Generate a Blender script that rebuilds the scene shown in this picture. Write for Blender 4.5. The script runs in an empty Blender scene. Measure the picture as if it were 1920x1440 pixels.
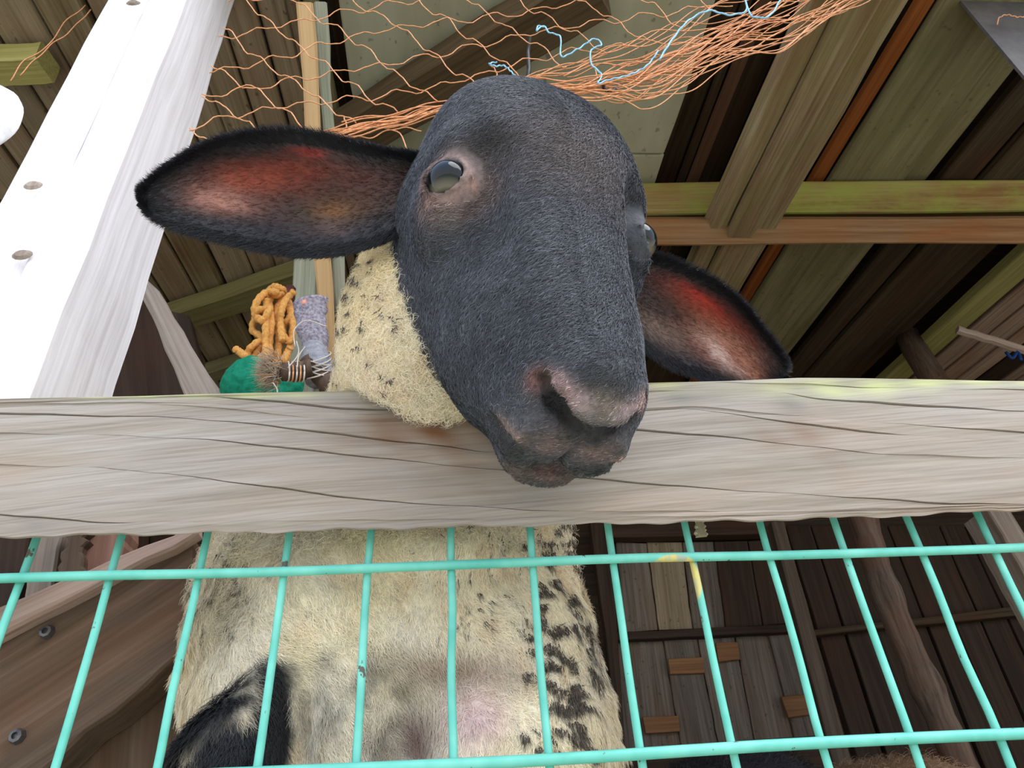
import bpy, bmesh, math, random
import numpy as np
from mathutils import Vector, Matrix
SC = bpy.context.scene
COL = SC.collection
rng = np.random.default_rng(7)
random.seed(7)

# ------------------------------------------------------------------ camera
FPX = 1331.0
CAM = np.array([0.0055, -0.4160, 1.0])
YAW, PITCH, ROLL = -0.0933, 0.6305, -0.0674
def cam_axes():
    cy, sy, cp, sp = math.cos(YAW), math.sin(YAW), math.cos(PITCH), math.sin(PITCH)
    w = np.array([-sy*cp, cy*cp, sp]); r0 = np.array([cy, sy, 0.0]); u0 = np.cross(r0, w)
    c, s = math.cos(ROLL), math.sin(ROLL)
    return c*r0 + s*u0, -s*r0 + c*u0, w
CR, CU, CW = cam_axes()
def ray(px, py):
    return CR*((px-960)/FPX) + CU*((720-py)/FPX) + CW
def at(px, py, Y):                       # point of the photograph on the vertical plane y = Y
    d = ray(px, py); return CAM + d*((Y-CAM[1])/d[1])
def dep(px, py, z):                      # point at distance z in front of the lens
    return CAM + ray(px, py)*z
def topix(P):
    d = np.asarray(P)-CAM; z = d@CW
    return np.stack([960+FPX*(d@CR)/z, 720-FPX*(d@CU)/z], -1)
cd = bpy.data.cameras.new('camera'); cam = bpy.data.objects.new('camera', cd); COL.objects.link(cam)
cam.matrix_world = Matrix(((CR[0], CU[0], -CW[0], CAM[0]), (CR[1], CU[1], -CW[1], CAM[1]), (CR[2], CU[2], -CW[2], CAM[2]), (0, 0, 0, 1)))
cd.sensor_width = 36; cd.lens = FPX/1920*36; cd.clip_start = 0.01; cd.clip_end = 200
SC.camera = cam
# ------------------------------------------------------------------ light
wd = bpy.data.worlds.new('world'); SC.world = wd; wd.use_nodes = True
nt = wd.node_tree; bg = nt.nodes['Background']
tc = nt.nodes.new('ShaderNodeTexCoord'); sx = nt.nodes.new('ShaderNodeSeparateXYZ'); cr = nt.nodes.new('ShaderNodeValToRGB')
nt.links.new(tc.outputs['Generated'], sx.inputs[0]); nt.links.new(sx.outputs[2], cr.inputs[0]); nt.links.new(cr.outputs[0], bg.inputs[0])
cr.color_ramp.elements[0].position = 0.0; cr.color_ramp.elements[0].color = (0.95, 0.97, 1.0, 1)
cr.color_ramp.elements[1].position = 0.75; cr.color_ramp.elements[1].color = (0.52, 0.68, 1.0, 1)
bg.inputs[1].default_value = 1.0
sd = bpy.data.lights.new('sun', 'SUN'); sun = bpy.data.objects.new('sun', sd); COL.objects.link(sun)
sd.energy = 1.6; sd.angle = math.radians(50); sd.color = (1.0, 0.96, 0.88)
sun.rotation_euler = Vector((-0.75, 0.10, -0.60)).normalized().to_track_quat('-Z', 'Y').to_euler()
SUNV = Vector((-0.38, 0.42, -0.80)).normalized()
sun.rotation_euler = SUNV.to_track_quat('-Z', 'Y').to_euler()
vs = SC.view_settings; SC.display_settings.display_device = 'sRGB'
vs.view_transform = 'Standard'; vs.look = 'None'; vs.gamma = 1.0; vs.use_curve_mapping = False
vs.exposure = 0.84

# ------------------------------------------------------------------ helpers
def lin(c): 
    return tuple(((v/255)/12.92 if v/255 <= .04045 else ((v/255+.055)/1.055)**2.4) for v in c)
def L3(*c): return np.array(lin(c))
def tag(o, label=None, cat=None, group=None, kind=None):
    if label: o['label'] = label
    if cat: o['category'] = cat
    if group: o['group'] = group
    if kind: o['kind'] = kind
    return o
def link(o, parent=None):
    COL.objects.link(o)
    if parent is not None: o.parent = parent
    return o
def empty(name, loc=(0, 0, 0), **k):
    o = bpy.data.objects.new(name, None); o.location = Vector([float(v) for v in loc]); o.empty_display_size = .05
    link(o); tag(o, **k); return o
def relink(o, parent):
    """parent without moving (parents are unrotated Empties or meshes)"""
    COL.objects.link(o) if o.name not in COL.objects else None
    o.parent = parent
    bpy.context.view_layer.update()
    o.matrix_parent_inverse = parent.matrix_world.inverted()
def add(name, verts, faces, mat, parent=None, M=None, smooth=False, loc=None):
    me = bpy.data.meshes.new(name)
    V = [tuple(map(float, v)) for v in verts]
    me.from_pydata(V, [], [tuple(map(int, f)) for f in faces]); me.update()
    if smooth: me.polygons.foreach_set('use_smooth', [True]*len(me.polygons))
    if mat: me.materials.append(mat)
    o = bpy.data.objects.new(name, me)
    if M is not None: o.matrix_world = M
    COL.objects.link(o)
    if parent is not None:
        pm = Matrix.Translation(parent.location) if parent.type == 'EMPTY' else parent.matrix_basis
        o.parent = parent; o.matrix_parent_inverse = pm.inverted()
    return o
def frame(P, X, Zh):
    X = Vector(X).normalized(); Zh = Vector(Zh); Y = Zh.cross(X).normalized(); Z = X.cross(Y)
    return Matrix(((X.x, Y.x, Z.x, P[0]), (X.y, Y.y, Z.y, P[1]), (X.z, Y.z, Z.z, P[2]), (0, 0, 0, 1)))
def rough_box(L, W, T, seed=0, n=10, jit=.0015, bev=.003):
    """board along local X from 0..L, width W (Y), thickness T (Z), slightly uneven, chamfered along its length"""
    r = random.Random(seed); vs_, fs = [], []
    b = min(bev, W*.3, T*.3)
    sec = [(-W/2+b, -T/2), (W/2-b, -T/2), (W/2, -T/2+b), (W/2, T/2-b), (W/2-b, T/2), (-W/2+b, T/2), (-W/2, T/2-b), (-W/2, -T/2+b)]
    for i in range(n+1):
        x = L*i/n; dy = r.uniform(-jit, jit); dz = r.uniform(-jit, jit)*.5
        dl = r.uniform(-jit, jit); dr = r.uniform(-jit, jit)
        for (y, z) in sec: vs_.append((x, y+dy+(dr if y > 0 else dl), z+dz))
    for i in range(n):
        for k in range(8):
            a = i*8+k; c = i*8+(k+1) % 8
            fs.append((a, a+8, c+8, c))
    fs.append(tuple(range(8))); fs.append(tuple(reversed(range(n*8, n*8+8))))
    return vs_, fs
def plank(name, P1, P2, W, T, face, mat, parent=None, seed=None, n=10, jit=.0015, bev=.003):
    """board between two points; `face` = direction its broad face looks"""
    P1 = Vector([float(v) for v in P1]); P2 = Vector([float(v) for v in P2])
    M = frame(P1, P2-P1, face)
    v, f = rough_box((P2-P1).length, W, T, random.random() if seed is None else seed, n, jit, bev)
    return add(name, v, f, mat, parent, M)
def pix_board(name, quad, Y, T, mat, parent=None, ax=0, jit=0.0015, n=8):
    """board whose front face stands in plane y=Y; quad = 4 pixels: two long edges (a0,a1),(b0,b1); local X runs along it"""
    a0, a1, b0, b1 = [Vector(at(*q, Y).tolist()) for q in quad]
    M = frame((a0+b0)/2, (a1+b1)/2-(a0+b0)/2, Vector((0, -1, 0))); Mi = M.inverted()
    vs_, fs = [], []; r = random.Random(str(quad))
    for i in range(n+1):
        t = i/n; A = Mi @ (a0.lerp(a1, t)); B = Mi @ (b0.lerp(b1, t))
        ja, jb = r.uniform(-jit, jit), r.uniform(-jit, jit)
        s = 1 if A.y > B.y else -1; b = min(.002, T*.3)
        A.y += ja; B.y += jb
        vs_ += [(A.x, A.y-s*b, 0), (A.x, A.y, -b), (A.x, A.y, -T), (B.x, B.y, -T), (B.x, B.y, -b), (B.x, B.y+s*b, 0)]
    for i in range(n):
        for k in range(6): fs.append((i*6+k, i*6+(k+1) % 6, (i+1)*6+(k+1) % 6, (i+1)*6+k))
    fs.append(tuple(range(6))[::-1]); fs.append(tuple(range(n*6, n*6+6)))
    o = add(name, vs_, fs, mat, parent, M)
    bm = bmesh.new(); bm.from_mesh(o.data); bmesh.ops.recalc_face_normals(bm, faces=bm.faces); bm.to_mesh(o.data); bm.free()
    return o
def tube_arrays(pts, rad, sides=6, cap=True):
    P = np.asarray(pts, float); n = len(P); rad = np.full(n, rad) if np.isscalar(rad) else np.asarray(rad)
    T = np.gradient(P, axis=0); T /= np.linalg.norm(T, axis=1)[:, None]+1e-12
    up = np.array([0, 0, 1.]) if abs(T[0][2]) < .9 else np.array([1., 0, 0])
    A = np.cross(T[0], up); A /= np.linalg.norm(A); vs_ = []
    for i in range(n):
        A = A - T[i]*(A@T[i]); A /= np.linalg.norm(A)+1e-12; B = np.cross(T[i], A)
        for k in range(sides):
            a = 2*math.pi*k/sides; vs_.append(P[i]+rad[i]*(math.cos(a)*A+math.sin(a)*B))
    fs = [(i*sides+k, i*sides+(k+1) % sides, (i+1)*sides+(k+1) % sides, (i+1)*sides+k) for i in range(n-1) for k in range(sides)]
    if cap: fs += [tuple(range(sides))[::-1], tuple(range((n-1)*sides, n*sides))]
    return vs_, fs
def tube(name, pts, rad, mat, parent=None, sides=6, smooth=True):
    v, f = tube_arrays(pts, rad, sides); return add(name, v, f, mat, parent, smooth=smooth)
def spline(pts, n):
    P = np.asarray(pts, float); t = np.r_[0, np.cumsum(np.linalg.norm(np.diff(P, axis=0), axis=1)+1e-9)]; t /= t[-1]
    T = np.gradient(P, t, axis=0) if len(P) > 2 else np.repeat((P[1:]-P[:1]), 2, 0)
    q = np.linspace(0, 1, n); i = np.clip(np.searchsorted(t, q, side='right')-1, 0, len(P)-2)
    h = (t[i+1]-t[i])[:, None]; s = ((q-t[i])[:, None])/h
    return (2*s**3-3*s**2+1)*P[i]+(s**3-2*s**2+s)*h*T[i]+(-2*s**3+3*s**2)*P[i+1]+(s**3-s**2)*h*T[i+1]

# ------------------------------------------------------------------ materials
def newmat(name):
    m = bpy.data.materials.new(name); m.use_nodes = True
    return m, m.node_tree, m.node_tree.nodes['Principled BSDF']
def nd(nt, t, **k):
    n = nt.nodes.new(t)
    for a, b in k.items(): setattr(n, a, b)
    return n
def ramp(nt, stops, src):
    r = nd(nt, 'ShaderNodeValToRGB'); e = r.color_ramp.elements
    while len(e) < len(stops): e.new(.5)
    for x, (p, c) in zip(e, stops): x.position = p; x.color = (*c, 1)
    nt.links.new(src, r.inputs[0]); return r.outputs[0]
def mix(nt, fac, a, b, mode='MIX'):
    m = nd(nt, 'ShaderNodeMix', data_type='RGBA', blend_type=mode)
    for s, v in ((m.inputs[0], fac), (m.inputs[6], a), (m.inputs[7], b)):
        if hasattr(v, 'is_output') or hasattr(v, 'links') and not isinstance(v, (int, float, tuple)): nt.links.new(v, s)
        elif isinstance(v, (int, float)): s.default_value = v
        else: s.default_value = (*v, 1)
    return m.outputs[2]
def noise(nt, vec, scale, detail=4, rough=.6, dist=0.):
    n = nd(nt, 'ShaderNodeTexNoise'); n.inputs['Scale'].default_value = scale; n.inputs['Detail'].default_value = detail
    n.inputs['Roughness'].default_value = rough; n.inputs['Distortion'].default_value = dist
    nt.links.new(vec, n.inputs['Vector']); return n.outputs[0]
def mapping(nt, vec, sc):
    m = nd(nt, 'ShaderNodeMapping'); m.inputs['Scale'].default_value = sc; nt.links.new(vec, m.inputs[0]); return m.outputs[0]
def bump(nt, bsdf, h, strength, dist):
    b = nd(nt, 'ShaderNodeBump'); b.inputs['Strength'].default_value = strength; b.inputs['Distance'].default_value = dist
    nt.links.new(h, b.inputs['Height']); nt.links.new(b.outputs[0], bsdf.inputs['Normal'])
def wood(name, dark, mid, light, grain=70, stain_tint=None, stain_amt=.5, moss=None, moss_amt=0, rough=.8, bstr=.35, spots=0., up=False):
    m, t, b = newmat(name)
    tcn = nd(t, 'ShaderNodeTexCoord'); oi = nd(t, 'ShaderNodeObjectInfo')
    ad = nd(t, 'ShaderNodeVectorMath', operation='ADD'); mu = nd(t, 'ShaderNodeVectorMath', operation='MULTIPLY')
    cmb = nd(t, 'ShaderNodeCombineXYZ')
    for i in range(3): t.links.new(oi.outputs['Random'], cmb.inputs[i])
    mu.inputs[1].default_value = (13.7, 7.1, 9.3); t.links.new(cmb.outputs[0], mu.inputs[0])
    t.links.new(tcn.outputs['Object'], ad.inputs[0]); t.links.new(mu.outputs[0], ad.inputs[1])
    V = ad.outputs[0]
    g = noise(t, mapping(t, V, (grain, grain, 2.5) if up else (1.6, grain, grain)), 1.0, 6, .65, .6)
    g2 = noise(t, mapping(t, V, (grain*4, grain*4, 6) if up else (5, grain*4, grain*4)), 1.0, 3, .6)
    big = noise(t, mapping(t, V, (3, 9, 9)), 1.0, 4, .6, .3)
    c = ramp(t, [(.28, dark), (.5, mid), (.72, light)], g)
    c = mix(t, .35, c, ramp(t, [(.35, dark), (.65, light)], g2))
    if stain_tint:
        f = ramp(t, [(.45, (0, 0, 0)), (.68, (stain_amt,)*3)], big); c = mix(t, f, c, stain_tint)
    if moss:
        big2 = noise(t, mapping(t, V, (5, 12, 12)), 1.3, 5, .7)
        f = ramp(t, [(.42, (0, 0, 0)), (.62, (moss_amt,)*3)], big2); c = mix(t, f, c, moss)
    if spots:
        sp = noise(t, mapping(t, V, (55, 70, 70)), 1.0, 2, .5)
        f = ramp(t, [(.66, (0, 0, 0)), (.72, (spots,)*3)], sp); c = mix(t, f, c, tuple(v*.25 for v in dark))
    # every board a slightly different tone
    hs = nd(t, 'ShaderNodeHueSaturation'); mr = nd(t, 'ShaderNodeMapRange'); t.links.new(oi.outputs['Random'], mr.inputs[0])
    mr.inputs[3].default_value = .82; mr.inputs[4].default_value = 1.16; t.links.new(mr.outputs[0], hs.inputs['Value']); t.links.new(c, hs.inputs['Color'])
    t.links.new(hs.outputs[0], b.inputs['Base Color']); b.inputs['Roughness'].default_value = rough
    b.inputs['Specular IOR Level'].default_value = .25
    bump(t, b, g, bstr, .002)
    return m
W_post = wood('pale_post_wood', lin((205, 198, 200)), lin((236, 232, 236)), lin((250, 248, 252)), 60, bstr=.2)
W_roof = wood('roof_board_wood', lin((104, 88, 68)), lin((146, 128, 104)), lin((172, 154, 130)), 60, lin((116, 86, 62)), .6, lin((128, 120, 92)), .25, spots=.5)
W_roof2 = wood('olive_roof_board_wood', lin((96, 88, 62)), lin((126, 118, 86)), lin((152, 144, 110)), 26, lin((104, 80, 50)), .4, lin((108, 108, 66)), .4, spots=.35)
W_dark = wood('dark_roof_board_wood', lin((38, 30, 20)), lin((66, 54, 38)), lin((92, 76, 54)), 50, lin((80, 44, 26)), .5)
W_sheet = wood('pale_sheet', lin((172, 172, 148)), lin((186, 186, 162)), lin((200, 200, 176)), 6, lin((160, 148, 114)), .4, spots=.5, bstr=.05)
W_raft = wood('rafter_wood', lin((98, 74, 50)), lin((140, 118, 88)), lin((176, 162, 132)), 50, lin((112, 74, 44)), .5, lin((130, 130, 78)), .3)
W_tie = wood('mossy_beam_wood', lin((110, 78, 40)), lin((150, 124, 72)), lin((176, 160, 104)), 50, lin((140, 84, 40)), .6, lin((150, 158, 66)), .75)
W_lath = wood('orange_lath_wood', lin((120, 62, 24)), lin((150, 84, 36)), lin((170, 104, 52)), 60)
W_tan = wood('tan_lath_wood', lin((170, 132, 90)), lin((196, 160, 116)), lin((206, 176, 132)), 60)
W_grey = wood('grey_weathered_wood', lin((110, 98, 90)), lin((150, 138, 128)), lin((182, 170, 160)), 70, lin((128, 96, 74)), .4)
W_greyg = wood('grey_green_post_wood', lin((130, 134, 114)), lin((168, 170, 150)), lin((190, 190, 172)), 70, lin((126, 112, 84)), .3)
W_brown = wood('brown_weathered_board', lin((62, 48, 38)), lin((92, 74, 62)), lin((122, 102, 90)), 45, lin((104, 68, 40)), .5, lin((74, 68, 50)), .4, bstr=.6)
W_pink = wood('pinkish_strip_wood', lin((150, 118, 106)), lin((190, 164, 152)), lin((210, 190, 178)), 70)
W_wall = wood('wall_board_wood', lin((70, 62, 54)), lin((104, 94, 84)), lin((134, 124, 114)), 35, lin((118, 80, 46)), .3, spots=.4)
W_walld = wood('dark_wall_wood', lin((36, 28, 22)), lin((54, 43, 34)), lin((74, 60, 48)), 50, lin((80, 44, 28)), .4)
W_patch = wood('orange_patch_wood', lin((96, 66, 44)), lin((126, 88, 58)), lin((142, 106, 74)), 40)
W_log = wood('log_wood', lin((50, 38, 30)), lin((88, 72, 60)), lin((124, 106, 92)), 40, lin((104, 62, 40)), .5, bstr=.8, up=True)
W_yell = wood('yellow_green_batten_wood', lin((128, 120, 60)), lin((160, 152, 92)), lin((184, 176, 118)), 60)
def plain(name, col, rough=.7, metal=0., nscale=60, var=.25, bstr=.2, spec=.3):
    m, t, b = newmat(name); tcn = nd(t, 'ShaderNodeTexCoord')
    n = noise(t, tcn.outputs['Object'], nscale, 4)
    c = ramp(t, [(.3, tuple(v*(1-var) for v in col)), (.7, tuple(min(1, v*(1+var)) for v in col))], n)
    t.links.new(c, b.inputs['Base Color']); b.inputs['Roughness'].default_value = rough; b.inputs['Metallic'].default_value = metal
    b.inputs['Specular IOR Level'].default_value = spec
    bump(t, b, n, bstr, .001); return m
M_net = plain('orange_net_twine', lin((222, 158, 112)), .6, nscale=300)
M_blue = plain('blue_twine', lin((138, 196, 228)), .5, nscale=300)
M_black = plain('black_plastic', lin((38, 36, 38)), .4)
M_metal = plain('dull_grey_metal_sheet', lin((92, 88, 88)), .6, .2, 25, .3)
M_rope = plain('orange_rope_fibre', lin((226, 166, 92)), .9, nscale=250, bstr=.8)
M_green = plain('green_netting', lin((0, 128, 98)), .8, nscale=180, bstr=.8)
M_string = plain('pale_string', lin((206, 196, 186)), .8)
M_screw = plain('steel_screw', lin((110, 108, 112)), .4, .8)
M_floor = plain('straw_floor', lin((140, 118, 84)), .9, nscale=20)
M_ground = plain('pale_ground', lin((204, 198, 176)), .9, nscale=3)

# green painted wire with chipped paint
m, t, b = newmat('turquoise_coated_wire'); M_wire = m
tcn = nd(t, 'ShaderNodeTexCoord')
n1 = noise(t, mapping(t, tcn.outputs['Object'], (130, 130, 90)), 1.0, 4, .6)
n2 = noise(t, tcn.outputs['Object'], 30, 3)
base = ramp(t, [(.3, lin((88, 186, 168))), (.7, lin((128, 216, 198)))], n2)
f = ramp(t, [(.66, (0, 0, 0)), (.69, (1, 1, 1))], n1)
base = mix(t, f, base, lin((96, 88, 78)))
n3 = noise(t, tcn.outputs['Object'], 11, 1)
n4 = noise(t, mapping(t, tcn.outputs['Object'], (160, 160, 60)), 1.0, 2)
f3 = ramp(t, [(.735, (0, 0, 0)), (.75, (1, 1, 1))], n3)
base = mix(t, f3, base, ramp(t, [(.45, lin((214, 200, 120))), (.6, lin((170, 180, 160)))], n4))
t.links.new(base, b.inputs['Base Color']); b.inputs['Roughness'].default_value = .5; bump(t, b, n1, .3, .0006)

# ------------------------------------------------------------------ ground and shed shell
def quad(name, pts, mat, kind='structure'):
    o = add(name, pts, [(0, 1, 2, 3)], mat); o['kind'] = kind; return o
def slab(name, lo, hi, mat, parent=None, kind=None):
    x0, y0, z0 = lo; x1, y1, z1 = hi
    v = [(x, y, z) for z in (0, z1-z0) for y in (0, y1-y0) for x in (0, x1-x0)]
    f = [(0, 2, 3, 1), (4, 5, 7, 6), (0, 1, 5, 4), (2, 6, 7, 3), (0, 4, 6, 2), (1, 3, 7, 5)]
    o = add(name, v, f, mat, parent, Matrix.Translation((x0, y0, z0)))
    if kind: o['kind'] = kind
    return o
GND = quad('ground', [(-12, -14, 0), (12, -14, 0), (12, 8, 0), (-12, 8, 0)], M_ground)
YB = 1.75                                    # back wall
FLZ = 0.45
slab('floor', (-1.9, 0.02, 0), (2.6, YB+.1, FLZ), M_floor, kind='structure')

# roof plane: boards run along DR (away from the viewer, rising gently)
DR = ray(868, 1432); DR /= np.linalg.norm(DR); DR[0] *= .6; DR /= np.linalg.norm(DR)
XA = np.array([1., 0, 0.]); RN = np.cross(XA, DR); RN /= np.linalg.norm(RN)      # RN points up
ZR = 2.12
def roofpt(px, py, off=0.):
    P0 = np.array([0, 0, ZR])+RN*off; d = ray(px, py); return CAM + d*(((P0-CAM)@RN)/(d@RN))
def roof_s(px, py, off=0.):                  # coordinate across the boards
    P = roofpt(px, py, off)-np.array([0, 0, ZR]); tt = (P@DR - (P@XA)*(XA@DR))/(1-(XA@DR)**2); return P@XA - tt*(XA@DR), tt
def roof_xyz(s, tt, off=0.):
    return np.array([0, 0, ZR])+XA*s+DR*tt+RN*off
T0, T1 = -.02, 2.35
ceil = empty('ceiling', roof_xyz(0, T0), kind='structure')
add('roof_covering', [roof_xyz(-2.2, T0, .16), roof_xyz(2.9, T0, .16), roof_xyz(2.9, T1, .16), roof_xyz(-2.2, T1, .16),  # dark layer added above the boards so the gaps look dark
                      roof_xyz(-2.2, T0, .18), roof_xyz(2.9, T0, .18), roof_xyz(2.9, T1, .18), roof_xyz(-2.2, T1, .18)],
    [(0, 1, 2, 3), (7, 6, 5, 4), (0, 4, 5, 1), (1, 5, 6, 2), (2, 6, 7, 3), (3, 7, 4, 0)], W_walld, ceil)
def board_between(s0, s1, ta, tb, off, T, mat, name='roof_board'):
    c = (s0+s1)/2
    return plank(name, roof_xyz(c, ta, off+T/2), roof_xyz(c, tb, off+T/2), abs(s1-s0), T, Vector(RN.tolist()), mat, ceil, n=6)
# right-hand boards, from the pale sheets to the far right
board_between(.425, .50, T0, T1, .09, .02, W_dark); board_between(.50, .512, T0, T1, .07, .02, W_dark)
board_between(.512, .53, T0, T1, .04, .02, wood('thin_brown_batten_wood', lin((70, 44, 30)), lin((96, 64, 46)), lin((110, 80, 58)), 60), name='batten')
board_between(.535, .60, T0, T1, .09, .02, W_dark)
board_between(.60, .765, T0, T1, .05, .02, W_dark)
board_between(.762, .790, T0, T1, .012, .02, W_lath, name='batten')
for (a, bb, off, mt) in ((.793, .952, .0, W_roof2), (.955, 1.022, .02, W_roof2), (1.045, 1.120, .01, W_dark), (1.128, 1.245, .0, W_dark), (1.255, 1.338, .02, W_dark)):
    board_between(a, bb, T0, T1, off, .02, mt)
board_between(1.36, 1.44, .60, T1, -.03, .03, W_yell, name='batten')
board_between(1.36, 1.44, T0, .598, .0, .03, W_dark)
W_litb = wood('lit_pinkish_board_wood', lin((120, 92, 76)), lin((168, 142, 124)), lin((196, 172, 152)), 50, lin((140, 90, 64)), .5)  # lighter tone puts sunlight into the colour of these far boards
s0 = 1.46; k = 0
while s0 < 2.7:
    w_ = [.045, .075, .07, .06, .08][k % 5]
    board_between(s0, s0+w_, T0, T1, .015, .02, [W_walld, W_litb, W_litb, W_litb][k % 4]); s0 += w_+.012; k += 1
# left-hand narrow boards
s0 = -2.1; k = 0
while s0 < -.262:
    w_ = random.uniform(.052, .078)
    board_between(s0, min(s0+w_, -.256), T0, T1, random.uniform(0, .008), .02, W_roof if k % 7 else W_raft); s0 += w_+random.uniform(.003, .008); k += 1
# pale sheets over the middle
def sheet(s0, s1, ta, tb, name='pale_panel', off=.012):
    board_between(s0, s1, ta, tb, off, .012, W_sheet, name)
SE = .425
sheet(-.176, .10, T0, .445); sheet(.104, SE, T0, .445); sheet(-.176, .10, .452, .98); sheet(.104, SE, .452, .98)
sheet(-.176, .10, .987, T1); sheet(.104, SE, .987, T1)
board_between(-.206, -.178, T0, T1, .085, .015, W_dark); board_between(-.252, -.232, T0, T1, .0, .02, W_roof); board_between(-.230, -.207, T0, T1, .004, .02, W_roof2)
# purlin nailed under the left boards, mossy
def under(name, p1, p2, w, T, off, mat, parent=ceil, **k):
    A = roofpt(*p1, off); B = roofpt(*p2, off)
    return plank(name, A, B, w, T, Vector(RN.tolist()), mat, parent, **k)
under('purlin', (230, 627), (620, 500), .07, .045, -.03, W_yell and wood('olive_purlin_wood', lin((92, 84, 52)), lin((124, 116, 74)), lin((146, 138, 92)), 60, lin((100, 74, 50)), .4))
under('purlin', (395, 697), (560, 650), .05, .04, -.03, W_roof2)
under('purlin', (-60, 128), (90, 118), .05, .04, -.03, W_yell)
under('diagonal_brace', (640, 262), (1120, -30), .085, .05, -.032, wood('dark_brown_brace', lin((60, 48, 32)), lin((86, 70, 50)), lin((106, 88, 64)), 50))  # brace of darker brown wood
# ------------------------------------------------------------------ roof timbers that stand apart
tie = empty('tie_beam', at(1600, 400, .62), label='mossy yellow-green horizontal beam under the roof on the right', cat='beam')
def thick(name, px1, px2, Y, W, T, mat, parent, face=(0, -1, 0), **k):
    return plank(name, at(*px1, Y), at(*px2, Y), W, T, face, mat, parent, **k)
ZZ = .46
pA, pB = at(1196, 404, ZZ), at(2050, 398, ZZ)
ZT = float(roofpt(1500, 385, -.045)[1])
thick('beam', (1150, 380), (2900, 362), ZT, .067, .06, W_tie, tie, face=(0, -.78, -.62))
thick('brown_underside_board', (1150, 432), (2900, 428), ZT-.008, .05, .045, wood('rusty_brown_beam', lin((112, 76, 44)), lin((146, 110, 76)), lin((168, 136, 98)), 50, lin((150, 84, 36)), .7), tie, face=(0, -.55, -.83))
tie['label'] = 'mossy yellow-green horizontal beam under the roof, right of the sheep head'
raf = empty('rafter', at(1500, 250, .35), label='doubled grey-brown rafter crossing in front of the mossy beam', cat='rafter')
def rafter_board(s0, s1, off, T, mat, name, tb=.78):
    c = (s0+s1)/2
    return plank(name, roof_xyz(c, -.02, off+T/2), roof_xyz(c, tb, off+T/2), s1-s0, T, Vector(RN.tolist()), mat, raf, n=8)
def s_at(px, py, off): return roof_s(px, py, off)
OFR = -.155
sL = np.mean([roof_s(1509, 60, OFR)[0], roof_s(1374, 347, OFR)[0]]); sR = np.mean([roof_s(1725, 7, OFR)[0], roof_s(1505, 343, OFR)[0]])
tE = roof_s(1330, 535, OFR)[1]+.22
wd_ = sR-sL
rafter_board(sL, sL+wd_*.26, OFR+.012, .04, W_raft, 'board', tE-.02)
rafter_board(sL+wd_*.27, sL+wd_*.66, OFR, .05, W_raft, 'board', tE+.05)
rafter_board(sL+wd_*.67, sR, OFR+.012, .04, W_raft, 'board', tE)
# corner of a metal sheet
mp = [at(*q, .10) for q in ((1795, -6), (1925, 148), (2050, 120), (2050, -60), (1800, -60))]
def prism(name, P, dvec, mat, parent=None, smooth=False):
    n = len(P); d = np.asarray(dvec)
    v = [p for p in P]+[p+d for p in P]
    f = [tuple(range(n)), tuple(range(2*n-1, n-1, -1))]+[(i, n+i, n+(i+1) % n, (i+1) % n) for i in range(n)]
    o = add(name, v, f, mat, parent)
    bm = bmesh.new(); bm.from_mesh(o.data); bmesh.ops.recalc_face_normals(bm, faces=bm.faces); bm.to_mesh(o.data); bm.free()
    return o
tag(prism('metal_sheet', mp, (0, .004, .002), M_metal), 'dull grey metal sheet corner at the top right', 'metal sheet')

# right: short log and pale stick by the batten
o = tag(tube('short_log', [at(1700, 628, 1.15), at(1715, 655, 1.14), at(1756, 720, 1.12)], [.032, .034, .034], W_log, sides=14), 'short round log end leaning under the yellow-green batten', 'log')
st = tag(plank('pale_stick', at(1795, 618, .95), at(1960, 668, .95), .018, .018, (0, -1, 0), W_pink), 'thin pale stick against the pinkish roof boards at right', 'stick')
o = tag(tube('blue_cord_scrap', spline([at(1886, 660, .93), at(1897, 672, .93), at(1908, 660, .93), at(1915, 676, .93)], 12), .004, plain('dark_blue_cord', lin((20, 66, 130)), .6), sides=6), 'scrap of dark blue cord beneath the pale stick', 'cord')

# ------------------------------------------------------------------ back wall and side walls
YW = 1.70
bw = empty('wall_back', (0, YB, 0), kind='structure')
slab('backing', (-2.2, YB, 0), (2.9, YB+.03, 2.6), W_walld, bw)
for s, x in (('left', -2.0), ('right', 2.75)):
    w_ = empty('wall_'+s, (x, 0, 0), kind='structure')  # unseen side wall, added to keep the interior dark
    y0 = .35 if s == 'left' else .5
    while y0 < YB:
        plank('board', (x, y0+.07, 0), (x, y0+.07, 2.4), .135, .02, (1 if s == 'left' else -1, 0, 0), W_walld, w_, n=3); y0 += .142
def wb(q, mt, Y=YW, T=.02, par=bw, name='board', **k): return pix_board(name, q, Y, T, mt, par, **k)
# panel wall seen through the wires
lo_ = [((1168, 1195), (1238, 1195), (1180, 1405), (1280, 1405)), ]
def Z(x, y): return (1080+x/2.2857, 960+y/2.2857)
rowsU = [((170, 130), (302, 135), (215, 515), (352, 505)), ((305, 130), (452, 130), (356, 505), (498, 500)), ((456, 130), (590, 128), (502, 500), (640, 495)), ((594, 128), (735, 125), (644, 495), (800, 485)), ((738, 125), (860, 120), (804, 485), (915, 475))]
rowsL = [((170, 552), (372, 548), (205, 1020), (450, 1000)), ((376, 548), (518, 542), (453, 1000), (606, 990)), ((522, 542), (680, 535), (610, 990), (762, 975)), ((684, 535), (822, 525), (766, 975), (935, 965)), ((826, 525), (930, 520), (939, 965), (1060, 955))]
for i, r_ in enumerate(rowsU+rowsL):
    a, b_, c, d = [Z(*p) for p in r_]
    dn = W_wall if i >= 5 and i != 9 else W_walld if i in (3, 4) else W_roof if i == 1 else W_wall
    wb((a, c, b_, d), dn, YW+.004*(i % 3))
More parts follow.
